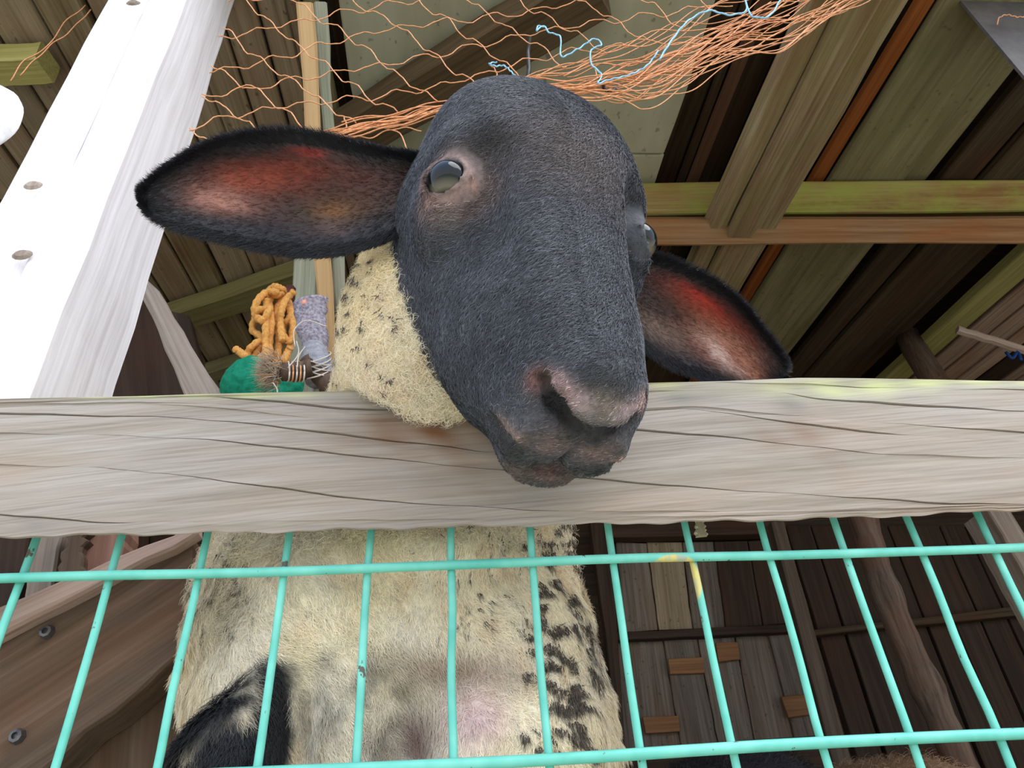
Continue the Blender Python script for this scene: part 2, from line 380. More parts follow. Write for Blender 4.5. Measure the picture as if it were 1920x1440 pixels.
for q in (((395, 628), (545, 622), (405, 695), (552, 688)), ((600, 560), (692, 556), (612, 640), (704, 630)), ((288, 880), (438, 870), (300, 950), (446, 940)), ((880, 790), (985, 780), (912, 880), (1008, 870))):
    a, b_, c, d = [Z(*p) for p in q]; wb((a, b_, c, d), W_patch, YW-.012, .01, name='patch_board', n=3)
wb((Z(160, 515), Z(920, 480), Z(163, 550), Z(925, 512)), W_walld, YW-.03, .03, name='rail')
wb((Z(60, 40), Z(205, 1100), Z(150, 40), Z(215, 1100)), W_walld, YW-.04, .04, name='stud')
wb((Z(820, 20), Z(1170, 1100), Z(905, 20), Z(1245, 1100)) if False else (Z(835, 40), Z(1110, 1100), Z(890, 40), Z(1190, 1100)), wood('stud_wood', lin((60, 48, 40)), lin((90, 76, 64)), lin((112, 98, 84)), 50), YW-.2, .05, name='stud')
wb((Z(150, 40), Z(900, 20), Z(150, 110), Z(900, 90)), W_walld, YW-.05, .04, name='rail')
for i in range(11):                                                    # dim vertical boards right of the stud
    xa = 900+i*110
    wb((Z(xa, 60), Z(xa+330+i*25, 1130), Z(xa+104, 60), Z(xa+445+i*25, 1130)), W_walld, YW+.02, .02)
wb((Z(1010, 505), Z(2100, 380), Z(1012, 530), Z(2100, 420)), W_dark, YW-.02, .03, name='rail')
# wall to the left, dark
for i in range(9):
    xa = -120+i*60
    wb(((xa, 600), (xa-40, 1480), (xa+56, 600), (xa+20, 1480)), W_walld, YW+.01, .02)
# leaning log post and far grey post
lg = tube('log_post', spline([at(*Z(1215, -30), .9), at(*Z(1290, 230), .9), at(*Z(1380, 480), .9), at(*Z(1480, 700), .9), at(*Z(1700, 1200), .9)], 24),
          [.027+.002*math.sin(i*1.7)+.002*math.sin(i*.9) for i in range(24)], W_log, sides=14)
tag(lg, 'knobbly bark-stripped log post standing in the dark pen at right', 'post')
tag(pix_board('grey_post', (Z(1760, -20), Z(2050, 480), Z(1860, -20), Z(2150, 480)), .55, .06, W_grey), 'weathered grey post at the right edge below the top rail', 'post')

# ------------------------------------------------------------------ left: white post at the front
PV = ray(754, -1026); PV /= np.linalg.norm(PV)
Yp = .002
def post_pt(px, py=740, Y=Yp): return at(px, py, Y)
b_l, b_r = at(-190, 740, Yp), at(50, 740, Yp)
def on_post(px, py): return at(px, py, Yp)
tA, tB = -.05, .90
def post_block(name, pl, pr, depth, y_off, mat, parent, n=14, seed=1):
    """square timber along PV, front face through the two points, uneven edges"""
    r = random.Random(seed); vs_, fs = [], []
    pl = np.array(pl); pr = np.array(pr)
    for i in range(n+1):
        t = tA+(tB-tA)*i/n
        ja, jb = r.uniform(-.0012, .0012), r.uniform(-.0012, .0012)
        L_ = pl+PV*t; R_ = pr+PV*t; D = np.array([0, depth, 0]); O = np.array([0, y_off, 0]); bx = np.array([.004, 0, 0]); by = np.array([0, .004, 0])
        vs_ += [L_+O+by+[ja, 0, 0], L_+O+bx+[ja, 0, 0], R_+O-bx+[jb, 0, 0], R_+O+by+[jb, 0, 0], R_+O+D+[jb, 0, 0], L_+O+D+[ja, 0, 0]]
    for i in range(n):
        for k in range(6): fs.append((i*6+k, i*6+(k+1) % 6, (i+1)*6+(k+1) % 6, (i+1)*6+k))
    fs += [tuple(range(6))[::-1], tuple(range(n*6, n*6+6))]
    X = Vector(PV.tolist()); M = frame(pl, X, Vector((0, -1, 0))); Mi = M.inverted()
    return add(name, [Mi @ Vector([float(c) for c in v]) for v in vs_], fs, mat, parent, M)
post = empty('front_post', b_r, label='sunlit whitish timber post left of the sheep, cracked and knotty', cat='post')
mid = at(-78, 740, Yp)
post_block('timber', at(-72, 740, Yp), b_r, .105, 0, W_post, post, seed=3)
post_block('side_timber', at(-215, 740, Yp), at(-78, 740, Yp), .07, .004, W_post, post, seed=5)
for (px, py) in ((62, 348), (250, 6), (42, 478)):
    c = on_post(px, py); M = frame(c+np.array([0, -.001, 0]), PV, Vector((0, -1, 0)))
    add('knot', [(.006*math.cos(a)*r_, .008*math.sin(a)*r_, .0012 if r_ < 1 else -.001) for r_ in (1, .6) for a in np.linspace(0, 2*math.pi, 13)[:-1]],
        [(i, (i+1) % 12, 12+(i+1) % 12, 12+i) for i in range(12)]+[tuple(range(12, 24))], W_grey, post, M)
# added white loop standing in for overexposed glare left of the post
o = tube('overexposed_loop', spline([at(-50, 230, -.010), at(-14, 178, -.010), at(12, 190, -.010), at(10, 228, -.010), at(-36, 264, -.010)], 20), .011, plain('overexposed_white', lin((240, 238, 236)), .7), sides=10)
tag(o, 'white loop standing in for an overexposed blob left of the white post', 'cord')

# ------------------------------------------------------------------ left: timbers behind
lp = tag(pix_board('grey_green_post', ((572, 120), (535, 760), (604, 120), (585, 760)), .47, .05, W_greyg), 'grey-green post behind the ropes, left of the fleece', 'post')
tag(plank('tan_lath', at(572, 8, .10), at(624, 770, .46), .0235, .014, (0, -.85, .5), W_tan), 'clean tan upright lath fixed before the grey-green post', 'lath')
tag(plank('olive_lath', at(600, 8, .12), at(655, 770, .48), .018, .014, (0, -.85, .5), W_greyg), 'narrow grey-green lath right beside the clean tan one', 'lath')
tag(pix_board('brace_timber', ((243, 500), (355, 760), (296, 545), (428, 760)), .322, .05, W_grey), 'short grey diagonal brace leaning between white post and rail', 'brace')
tag(pix_board('dark_backboard', ((205, 560), (195, 780), (352, 590), (405, 780)), .425, .03, W_walld), 'dark upright board in the shade behind the grey brace', 'board')
tr = plank('hidden_rail_1', (-1.98, .40, 1.478), (2.7, .40, 1.478), .10, .04, (0, -1, 0), W_walld); tr['kind'] = 'structure'  # unseen cross rail behind the top rail, bearing brace and backboard
# below the rail on the left
wide = pix_board('wide_brown_plank', ((-60, 1222), (360, 1006), (-60, 1560), (352, 1216)), .135, .035, W_brown, jit=.002)
tag(wide, 'wide brown sloping plank with two screws behind the wires, lower left', 'plank')
ps = pix_board('pale_strip', ((-60, 1160), (372, 980), (-60, 1222), (372, 1001)), .122, .012, W_pink)  # separate pale board painting the light on the plank's edge
tag(ps, 'pale narrow strip standing in for the lit upper edge of the wide plank', 'board')
tag(pix_board('upright_plank', ((95, 1210), (60, 1560), (400, 1180), (375, 1560)), .175, .03, W_brown), 'dark upright plank behind the wide sloping plank', 'plank')
tag(pix_board('grey_lath', ((68, 960), (38, 1150), (124, 960), (92, 1150)), .20, .03, W_grey), 'grey upright lath under the rail at far left', 'lath')
tag(pix_board('dark_lath', ((-30, 960), (-60, 1150), (62, 960), (32, 1150)), .24, .03, W_walld), 'dark upright board at the left edge below the rail', 'board')
tag(pix_board('carved_block', ((126, 970), (112, 1080), (166, 970), (150, 1080)), .18, .03, W_brown, jit=.004, n=12), 'small notched brown block under the rail beside the grey lath', 'block')
tag(pix_board('red_brown_block', ((168, 970), (150, 1080), (238, 970), (225, 1080)), .19, .03, wood('red_brown_wood', lin((120, 86, 74)), lin((150, 112, 98)), lin((170, 130, 116)), 50)), 'reddish brown block beneath the rail next to the notched one', 'block')
for (px, py) in ((86, 1184), (30, 1380)):
    c = at(px, py, .132); M = frame(c, Vector((1, 0, 0)), Vector((0, -1, 0)))
    v = [(.0042*r_*math.cos(a), .0042*r_*math.sin(a), z) for r_, z in ((1.3, -.003), (1, .0015), (.55, .002), (.5, -.0005)) for a in np.linspace(0, 2*math.pi, 9)[:-1]]
    f = [(k*8+i, k*8+(i+1) % 8, k*8+8+(i+1) % 8, k*8+8+i) for k in range(3) for i in range(8)]+[tuple(range(24, 32))]
    o = add('screw', v, f, M_screw, None, M)
    o.parent = wide; o.matrix_parent_inverse = wide.matrix_basis.inverted()

# ------------------------------------------------------------------ top rail
def trk(*pts): return np.array(pts, float)
X_PX = np.linspace(-520, 2420, 390)
top = np.interp(X_PX, [-520, -160, 0, 340, 900, 1500, 1920, 2420], [764, 751, 745, 736, 726, 704, 710, 717])
bot = np.interp(X_PX, [-520, -160, 0, 600, 1000, 1400, 1700, 1920, 2420], [1018, 1010, 1003, 990, 980, 972, 962, 951, 930]) + 2.0*np.sin(X_PX/37)+1.2*np.sin(X_PX/13)
tracks = [  # (points, visible ranges, width)
    (trk((-160, 722+28), (1300, 712), (1520, 716), (1600, 722), (1920, 729), (2080, 733)), [(1540, 2080)], .7),
    (trk((-160, 753), (300, 745), (373, 738), (500, 749), (667, 766), (900, 768), (1200, 730), (1441, 728), (1542, 748), (1700, 757), (1917, 770), (2080, 774)), [(373, 760), (1441, 2080)], 1.5),
    (trk((-160, 757), (340, 751), (667, 776), (1000, 774), (1300, 760), (1599, 789), (1920, 811), (2080, 818)), [(1599, 2080)], .8),
    (trk((-160, 762), (340, 756), (667, 790), (1000, 790), (1199, 757), (1280, 763), (1542, 800), (1692, 815), (1800, 822), (2080, 838)), [(1100, 1700)], 1.0),
    (trk((-160, 768), (0, 773), (200, 778), (320, 780), (500, 797), (667, 818), (840, 837), (940, 852), (1050, 815), (1169, 804), (1337, 816), (1500, 835), (1636, 851), (1900, 858), (2080, 862)), [(-160, 950), (1100, 1660)], 1.25),
    (trk((-160, 808), (200, 815), (400, 825), (680, 855), (925, 881), (1097, 896), (1337, 915), (1580, 930), (1800, 943), (2080, 940)), [(150, 1900)], .9),
    (trk((-160, 866), (200, 877), (327, 890), (700, 937), (1037, 957), (1500, 955), (1900, 945), (2080, 942)), [(150, 1060)], .9),
    (trk((-160, 950), (0, 963), (200, 978), (500, 975), (1400, 964), (1900, 947), (2080, 943)), [(-160, 260)], .8)]
rows = [top]; kinds = [('s', 0)]
def wid(x, rngs):
    w_ = np.zeros_like(x)
    for a, b_ in rngs: w_ = np.maximum(w_, np.clip(np.minimum((x-a), (b_-x))/60, 0, 1))
    return w_
prev = top; lines = []
for P, rg, wq in tracks:
    y = np.interp(X_PX, P[:, 0], P[:, 1]) + 1.2*np.sin(X_PX/29+P[0, 1])+.8*np.sin(X_PX/11+P[1, 1]); y = np.convolve(np.pad(y, 6, 'edge'), np.ones(13)/13, 'valid')
    y = np.clip(y, prev+3.5, bot-4); lines.append((y, wid(X_PX, rg)*wq)); prev = y
RY = []   # (pixel row, depth into wood, mark)
RY.append((top-5, .010)); RY.append((top-2.0, .0035)); RY.append((top, .0))
prev = top
for y, w_ in lines:
    gap = y-prev; m_ = max(1, int(np.mean(gap)//14))
    for j in range(1, m_+1): RY.append((prev+(gap-4)*j/(m_+1)+1.5, 0.0)) if m_ >= 1 else None
    RY.append((y-.95*w_-.2, 0.0)); RY.append((y, .0045*np.minimum(1, w_*1.5))); RY.append((y+.95*w_+.2, 0.0)); prev = y
gap = bot-prev
for j in range(1, 3): RY.append((prev+1.5+(gap-5)*j/3, 0.0))
RY.append((bot, .0))
YF = -.022
V, F = [], []; nx = len(X_PX)
mark = []
for rI, (yy, dp) in enumerate(RY):
    dp = np.broadcast_to(dp, X_PX.shape)
    yy = np.broadcast_to(yy, X_PX.shape)
    for i in range(nx):
        p = at(X_PX[i], yy[i], YF); z = (p[2]-1.235)/.05
        und = .0006*math.sin(p[0]*31+rI)+.0022*z*z
        if rI < 2: p = at(X_PX[i], top[i], YF); p = p+np.array([0, (.007 if rI == 0 else .002), (.0028 if rI == 0 else .0014)])
        V.append(p+np.array([0, dp[i]*(rI > 2)+und, 0]))
nr = len(RY)
# underside and back
ex = []
for (dy, dz) in ((.003, -.0005), (.0185, .013), (.0185, None), (.012, 'top')):
    for i in range(nx):
        p = at(X_PX[i], bot[i], YF)
        if dz is None: q = at(X_PX[i], top[i], YF)+np.array([0, dy, .001])
        elif dz == 'top': q = at(X_PX[i], top[i], YF)+np.array([0, dy, .003])
        else: q = p+np.array([0, dy, dz])
        V.append(q)
NR = nr+4
for r_ in range(NR):
    r2 = (r_+1) % NR
    for i in range(nx-1): F.append((r_*nx+i, r_*nx+i+1, r2*nx+i+1, r2*nx+i))
F.append(tuple(r_*nx for r_ in range(NR))); F.append(tuple(r_*nx+nx-1 for r_ in range(NR))[::-1])
m, t, b = newmat('weathered_rail_wood')
tcn = nd(t, 'ShaderNodeTexCoord'); Vv = tcn.outputs['Object']
warp = nd(t, 'ShaderNodeVectorMath', operation='ADD'); t.links.new(Vv, warp.inputs[0])
wn = nd(t, 'ShaderNodeTexNoise'); wn.inputs['Scale'].default_value = 4.5; wn.inputs['Detail'].default_value = 1; t.links.new(Vv, wn.inputs['Vector'])
ws = nd(t, 'ShaderNodeVectorMath', operation='MULTIPLY'); ws.inputs[1].default_value = (0, 0, .018); t.links.new(wn.outputs['Color'], ws.inputs[0]); t.links.new(ws.outputs[0], warp.inputs[1])
rot = nd(t, 'ShaderNodeMapping'); rot.inputs['Rotation'].default_value = (0, math.radians(4.0), 0); t.links.new(warp.outputs[0], rot.inputs[0]); Vw = rot.outputs[0]
g1 = noise(t, mapping(t, Vw, (4, 60, 110)), 1.0, 4, .55)
g2 = noise(t, mapping(t, Vw, (14, 300, 620)), 1.0, 3, .6)
bl = noise(t, mapping(t, Vw, (5, 10, 16)), 1.0, 3, .55)
c = ramp(t, [(.3, lin((136, 128, 118))), (.5, lin((156, 147, 136))), (.7, lin((170, 162, 152)))], g1)
c = mix(t, .5, c, ramp(t, [(.3, lin((122, 114, 104))), (.5, lin((158, 150, 140))), (.7, lin((178, 170, 162)))], g2))
c = mix(t, ramp(t, [(.45, (0, 0, 0)), (.7, (.35,)*3)], bl), c, lin((170, 136, 110)))
at_ = nd(t, 'ShaderNodeAttribute', attribute_name='stain_tint'); spx = nd(t, 'ShaderNodeSeparateColor'); t.links.new(at_.outputs['Color'], spx.inputs[0])
c = mix(t, spx.outputs[0], c, lin((122, 78, 46)), 'MULTIPLY') if False else mix(t, spx.outputs[0], c, lin((120, 84, 56)))
c = mix(t, spx.outputs[1], c, lin((196, 200, 140))); c = mix(t, spx.outputs[2], c, lin((104, 104, 100)))
t.links.new(c, b.inputs['Base Color']); b.inputs['Roughness'].default_value = .75; b.inputs['Specular IOR Level'].default_value = .2
bump(t, b, g2, .35, .0008)
rail = add('top_rail', V, F, m); rail.data.polygons.foreach_set('use_smooth', [False]*len(rail.data.polygons))
bm = bmesh.new(); bm.from_mesh(rail.data); bmesh.ops.recalc_face_normals(bm, faces=bm.faces); bm.to_mesh(rail.data); bm.free()
tag(rail, 'thick weathered grey-brown rail the sheep hangs its head over', 'rail')
VP_ = topix(np.array(V)); ca = rail.data.color_attributes.new('stain_tint', 'FLOAT_COLOR', 'POINT')
def gs(cx, cy, sx_, sy_, a): return a*np.exp(-((VP_[:, 0]-cx)/sx_)**2-((VP_[:, 1]-cy)/sy_)**2)
wob = .75+.5*np.sin(VP_[:, 0]/23+VP_[:, 1]/17)*np.sin(VP_[:, 0]/51-VP_[:, 1]/9)
R_ = (gs(790, 805, 150, 35, .85)+gs(1480, 808, 60, 22, .45)+gs(1500, 840, 90, 25, .2)+gs(1560, 880, 60, 40, .15)+gs(860, 880, 70, 60, .3))*wob  # brown stains; under the neck the brown also paints its shadow
G_ = (gs(1580, 728, 150, 16, .8)+gs(1250, 720, 60, 14, .5)+gs(1850, 716, 200, 7, .9)+gs(300, 741, 400, 5, .8))*wob  # moss patches, plus pale yellow lines painting skylight on the top edge
B_ = (gs(1290, 745, 60, 14, .5)+gs(1500, 762, 70, 16, .5)+gs(20, 980, 100, 12, .4)+gs(900, 990, 900, 6, .3))*wob  # greyer patches and a darker line along the bottom edge
under_ = np.arange(len(V)) >= nr*nx
R_ = np.where(under_, .35, R_)
ca.data.foreach_set('color', np.stack([np.clip(R_, 0, 1), np.clip(G_, 0, 1), np.clip(B_, 0, 1), np.ones(len(V))], 1).astype(np.float32).ravel())

# ------------------------------------------------------------------ wire fence panel
fence = empty('wire_fence_panel', (0, 0, .95), label='turquoise coated wire mesh panel fixed below the rail', cat='fence')
OZ = 1.1665
for i in range(-6, 20):
    x = (i-6)*.05; r = random.Random(i)
    pts = [np.array([x+r.uniform(-.0006, .0006), r.uniform(-.0006, .0006), z]) for z in np.linspace(.66, 1.215, 16)]
    tube('wire', spline(pts, 40), .00235, M_wire, fence, sides=8)
for k in range(-3, 1):
    z = OZ+k*.1067
    pts = [np.array([x, -.0048+.0004*math.sin(x*40+k), z+.0007*math.sin(x*17+k*2)]) for x in np.linspace(-.63, .68, 34)]
    tube('cross_wire', pts, .0030, M_wire, fence, sides=8)
# metal staple tag below the rail
o = pix_board('fence_clip', ((1303, 975), (1308, 1005), (1322, 975), (1328, 1003)), .012, .003, plain('pale_metal', lin((196, 190, 160)), .4, .3))
tag(o, 'small pale metal clip hanging under the rail, right of the fleece', 'clip')

# ------------------------------------------------------------------ the sheep: head pose from the photograph's landmarks
def rodr(w):
    t_ = np.linalg.norm(w); k = w/t_; K = np.array([[0, -k[2], k[1]], [k[2], 0, -k[0]], [-k[1], k[0], 0]])
    return np.eye(3)+math.sin(t_)*K+(1-math.cos(t_))*K@K
HS = 1.02
HR = rodr(np.array([-0.5595, 0.3197, -0.0244])) if False else None
HRc = np.array([[.950, -.064, .305], [-.109, .849, .518], [-.291, -.525, .799]])
u_, _, vt_ = np.linalg.svd(HRc); HRc = u_@vt_
_a = math.radians(8); HRc = HRc@np.array([[math.cos(_a), 0, math.sin(_a)], [0, 1, 0], [-math.sin(_a), 0, math.cos(_a)]])
HT = np.array([.040, .1400, -.4381])
C2W = np.stack([CR, CU, -CW], 1)             # camera (right, up, back) -> world
HM = C2W@HRc                                  # head-local -> world rotation
HO = CAM+C2W@HT
def hw(p): return HO+HS*(np.asarray(p, float)@HM.T)
def wh(P): return ((np.asarray(P)-HO)@HM)/HS
# distance-field sculpting on one grid
VX = .0026
G0 = np.array([-.33, -.33, .42]); G1 = np.array([.22, .44, 1.56])
NG = np.ceil((G1-G0)/VX).astype(int)
FIELD = np.full(NG, .05, np.float32); FH = None
def smin(a, b_, k):
    h = np.clip(.5+.5*(b_-a)/k, 0, 1); return b_+(a-b_)*h-k*h*(1-h)
def smax(a, b_, k): return -smin(-a, -b_, k)
def e_sdf(P, c, r, Rm=None):
    q = P-np.asarray(c, np.float32)
    if Rm is not None: q = q@Rm.astype(np.float32)
    r = np.asarray(r, np.float32); k0 = np.sqrt(((q/r)**2).sum(-1)); k1 = np.sqrt(((q/(r*r))**2).sum(-1))
    return k0*(k0-1)/(k1+1e-9)
def c_sdf(P, a, b_, ra, rb, flat=None):
    a = np.asarray(a, np.float32); b_ = np.asarray(b_, np.float32); ba = b_-a; pa = P-a
    h = np.clip((pa@ba)/(ba@ba), 0, 1); d = pa-h[..., None]*ba
    return np.sqrt((d*d).sum(-1))-(ra+(rb-ra)*h)
def block(lo, hi):
    i0 = np.maximum(0, np.floor((lo-G0)/VX).astype(int)); i1 = np.minimum(NG, np.ceil((hi-G0)/VX).astype(int)+1)
    sl = tuple(slice(a, b_) for a, b_ in zip(i0, i1))
    ax = [G0[k]+VX*np.arange(i0[k], i1[k]) for k in range(3)]
    P = np.stack(np.meshgrid(*ax, indexing='ij'), -1).astype(np.float32)
    return sl, P
BODY = []                                      # wool prims in world space
def W_(px, py, Y): return at(px, py, Y)
def bcap(a, b_, ra, rb, k=.03): BODY.append(('c', a, b_, ra, rb, k))
def bell(c, r, k=.03): BODY.append(('e', c, r, None, None, k))
# torso: reared up behind the wires
tc0 = W_(725, 1180, .0); tcx = tc0[0]
bell((tcx-.012, .155, 1.20), (.150, .135, .17))
bell((tcx+.016, .165, .98), (.120, .148, .22))
bell((tcx-.0, .17, .80), (.145, .15, .20))
bell((tcx-.048, .125, 1.14), (.088, .105, .11))
bell((tcx+.058, .125, 1.10), (.085, .105, .12))
bell((tcx-.045, .105, .955), (.062, .07, .10))
bell((tcx+.035, .105, .965), (.07, .085, .10))
# neck over the rail
n0 = np.array([tcx+.01, .12, 1.25]); n1 = dep(858, 655, .545); n2 = dep(905, 470, .60); n3 = dep(960, 330, .585)
bcap(n0, n1, .105, .075, .04); bcap(n1, n2, .078, .078, .03); bcap(n2, n3, .080, .060, .03)
bell(dep(808, 648, .505), (.058, .052, .062), .02)
bell(dep(860, 700, .50), (.050, .045, .040), .02)
bell(dep(752, 565, .535), (.032, .04, .055), .02)
# haunches and hind legs on the pen floor
for sgn in (-1, 1):
    bcap((tcx+sgn*.085, .20, .80), (tcx+sgn*.10, .13, .66), .075, .05, .03)
    bcap((tcx+sgn*.10, .13, .66), (tcx+sgn*.10, .25, .565), .042, .024, .015)
    bcap((tcx+sgn*.10, .25, .565), (tcx+sgn*.10, .215, .475), .024, .02, .01)
    bcap((tcx+sgn*.10, .215, .472), (tcx+sgn*.10, .185, .466), .022, .018, .008)
def body_field(P):
    d = None
    for t_, a, b_, ra, rb, k in BODY:
        v = c_sdf(P, a, b_, ra, rb) if t_ == 'c' else e_sdf(P, a, b_)
        d = v if d is None else smin(d, v, k)
    return d
def foreleg_pts():
    return W_(507, 1275, .03), W_(455, 1400, .035), W_(390, 1540, .045)
EYE = np.array([.067, -.012, -.039]); ED = np.array([.74, -.06, .67]); ED /= np.linalg.norm(ED)
def head_field(P, detail=True):
    """P in head-local metres"""
    x = np.abs(P[..., 0]); Q = np.stack([x, P[..., 1], P[..., 2]], -1)
    d = e_sdf(Q, (0, .030, -.078), (.073, .074, .072))                         # cranium
    d = smin(d, e_sdf(Q, (0, .069, -.066), (.054, .030, .050)), .03)            # poll
    d = smin(d, c_sdf(Q, (.026, .050, -.050), (.030, .02, -.042), .034, .032), .03)  # forehead
    d = smin(d, c_sdf(Q, (.014, .02, -.040), (.010, -.135, -.034), .038, .028), .03)   # nasal ridge
    d = smin(d, c_sdf(Q, (.036, .01, -.092), (.030, -.10, -.074), .042, .030), .03)    # cheek
    d = smin(d, c_sdf(Q, (.034, -.005, -.108), (.020, -.125, -.080), .032, .025), .02)   # jaw
    d = smin(d, e_sdf(Q, (.040, -.035, -.112), (.024, .048, .034)), .02)
    d = smin(d, e_sdf(Q, (.058, .014, -.042), (.016, .018, .020)), .012)          # brow
    d = smin(d, e_sdf(Q, (.066, -.020, -.060), (.015, .026, .018)), .014)         # zygoma
    d = smin(d, c_sdf(Q, (.026, -.10, -.055), (.019, -.145, -.048), .028, .025), .02)
    d = smin(d, e_sdf(Q, (0, -.150, -.030), (.031, .025, .031)), .012)           # nose end
    d = smin(d, e_sdf(Q, (.0175, -.165, -.050), (.018, .022, .024)), .006)         # upper lips
    d = smin(d, e_sdf(Q, (.028, -.140, -.055), (.013, .03, .016)), .010)
    lo2 = e_sdf(Q, (0, -.160, -.078), (.027, .023, .014)); lo2 = smin(lo2, c_sdf(Q, (.014, -.14, -.080), (.020, -.10, -.088), .017, .024), .012)
    d = smin(d, lo2, .005)
    if detail:
        for a, b_ in zip(MOUTH[:-1], MOUTH[1:]): d = smax(d, -c_sdf(Q, a, b_, .0036, .0036), .003)
        d = smax(d, -c_sdf(Q, PHIL[0], PHIL[1], .0026, .0028), .004)
        for a, b_, ra, rb in ((NOS[0], NOS[1], .0036, .0062), (NOS[1], NOS[2], .0062, .0038)):
            d = smax(d, -c_sdf(Q, a, b_, ra, rb), .0025)
        d = smin(d, c_sdf(Q, ALA[0], ALA[1], .0050, .0056), .006)   # alar fold
        for a, b_, ra, rb in ((NOS[0], NOS[1], .0032, .0056), (NOS[1], NOS[2], .0056, .0034)):
            d = smax(d, -c_sdf(Q, a, b_, ra, rb), .0015)
        # hollow in front of the eye, tear pit
        d = smax(d, -c_sdf(Q, HOL[0], HOL[1], .013, .007), .016)
        d = smax(d, -c_sdf(Q, HOL[1], HOL[2], .007, .004), .014)
        # orbit
        d = smin(d, e_sdf(Q, EYE+[-.005, 0, -.003], (.0168, .0185, .0168)), .008)
        d = smax(d, -c_sdf(Q, EYE, EYE+ED*.03, .0116, .0140), .003)
        d = smin(d, lid(Q, EYE+ED*.0072, .0130, .0015), .002); d = smin(d, lid(Q, EYE+ED*.0050+[0, -.004, 0], .0172, .0009), .003)
    return d
def lid(Q, c, R0, r0):
    q = Q-c.astype(np.float32); h = q@ED.astype(np.float32); rad = np.sqrt(np.maximum((q*q).sum(-1)-h*h, 1e-12))
    return np.sqrt((rad-R0)**2+h*h)-r0
def hit(px, py, inn=0.):
    """point of the bare head seen at a pixel of the photograph, folded to the right half"""
    t_ = .2; d = ray(px, py)
    for _ in range(200):
        v = float(head_field(wh(CAM+d*t_).astype(np.float32)[None], False)[0])*HS
        if v < 2e-4: break
        t_ += v*.7
        if t_ > .9: print('MISS', px, py); break
    q = wh(CAM+d*(t_+inn)); return np.array([abs(q[0]), q[1], q[2]])
MOUTH = [hit(922, 786), hit(955, 836), hit(1005, 872), hit(1055, 886)]; MOUTH.append(np.array([0, MOUTH[-1][1]+.0, MOUTH[-1][2]+.001]))
PHIL = [np.array([0., *hit(1098, 872)[1:]]), np.array([0., *hit(1125, 815)[1:]])]
NOS = [hit(1020, 710, .001), hit(1046, 754, .003), hit(1086, 805, .001)]
ALA = [hit(1052, 728, .003), hit(1090, 765, .003)]
HOL = [hit(912, 285, -.004), hit(905, 360, -.003), hit(935, 445, -.001)]
HOL[0] = HOL[0]+[0, 0, .004]
lo, hi = G0, G1
sl, P = block(G0, G1)
# evaluate the body prims each in its own box
def lay(fn, lo, hi, k, mode='min', pad=.035):
    sl, P = block(np.asarray(lo)-pad, np.asarray(hi)+pad)
    v = fn(P)
    if mode == 'min': FIELD[sl] = smin(FIELD[sl], v, k)
    else: FIELD[sl] = smax(FIELD[sl], v, k)
del P
for t_, a, b_, ra, rb, k in BODY:
    if t_ == 'c':
        a = np.asarray(a); b_ = np.asarray(b_); R0 = max(ra, rb)
        lay(lambda P: c_sdf(P, a, b_, ra, rb), np.minimum(a, b_)-R0, np.maximum(a, b_)+R0, k)
    else: lay(lambda P: e_sdf(P, a, b_), np.asarray(a)-b_, np.asarray(a)+b_, k)
fl = foreleg_pts(); 
lay(lambda P: c_sdf(P, fl[0], fl[1], .006, .026), np.minimum(fl[0], fl[1])-.03, np.maximum(fl[0], fl[1])+.03, .012)
lay(lambda P: c_sdf(P, fl[1], fl[2], .026, .032), np.minimum(fl[1], fl[2])-.03, np.maximum(fl[1], fl[2])+.03, .008)
f2 = (W_(770, 1470, .03), W_(800, 1560, .02), W_(830, 1720, .05))
lay(lambda P: c_sdf(P, f2[0], f2[1], .030, .022), np.minimum(f2[0], f2[1])-.03, np.maximum(f2[0], f2[1])+.03, .012)
lay(lambda P: c_sdf(P, f2[1], f2[2], .022, .018), np.minimum(f2[1], f2[2])-.03, np.maximum(f2[1], f2[2])+.03, .008)
# hollow of the armpit
hb = W_(745, 1400, .008)
lay(lambda P: -e_sdf(P, hb, (.024, .05, .045)), hb-.05, hb+.05, .02, 'max')
hb2 = W_(535, 1400, .008)
lay(lambda P: -e_sdf(P, hb2, (.012, .05, .05)), hb2-.05, hb2+.05, .02, 'max')
hc = np.array([hw((sx_, sy_, sz_)) for sx_ in (-.1, .1) for sy_ in (-.21, .15) for sz_ in (-.18, .03)])
def hfn(P): return (head_field(((P-HO.astype(np.float32))@HM.astype(np.float32))/HS)*HS).astype(np.float32)
lay(hfn, hc.min(0), hc.max(0), .010, pad=.0)
# keep the fleece behind the wires and off the rail
def clampf(P):
    return np.where(P[..., 2] < 1.19, (.0050-P[..., 1]), np.float32(-.05))
lay(lambda P: clampf(P).astype(np.float32), (-.33, -.30, .42), (.22, .06, 1.1899), .012, 'max', pad=0)
rb_ = np.array([-.33, -.0235, 1.18]); 
def railf(P):   # box of the rail
    q = np.stack([np.abs(P[..., 1]+.0115)-.0135, np.abs(P[..., 2]-1.236)-.0525], -1)
    return -(np.linalg.norm(np.maximum(q, 0), axis=-1)+np.minimum(q.max(-1), 0)).astype(np.float32)
lay(railf, (-.33, -.06, 1.14), (.22, .06, 1.34), .012, 'max', pad=0)
import openvdb
gr = openvdb.FloatGrid(.05); gr.copyFromArray(FIELD); gr.transform = openvdb.createLinearTransform(voxelSize=VX)
SV, _, SQ = gr.convertToPolygons(isovalue=0.0, adaptivity=0.0)
SV = SV+G0
del FIELD
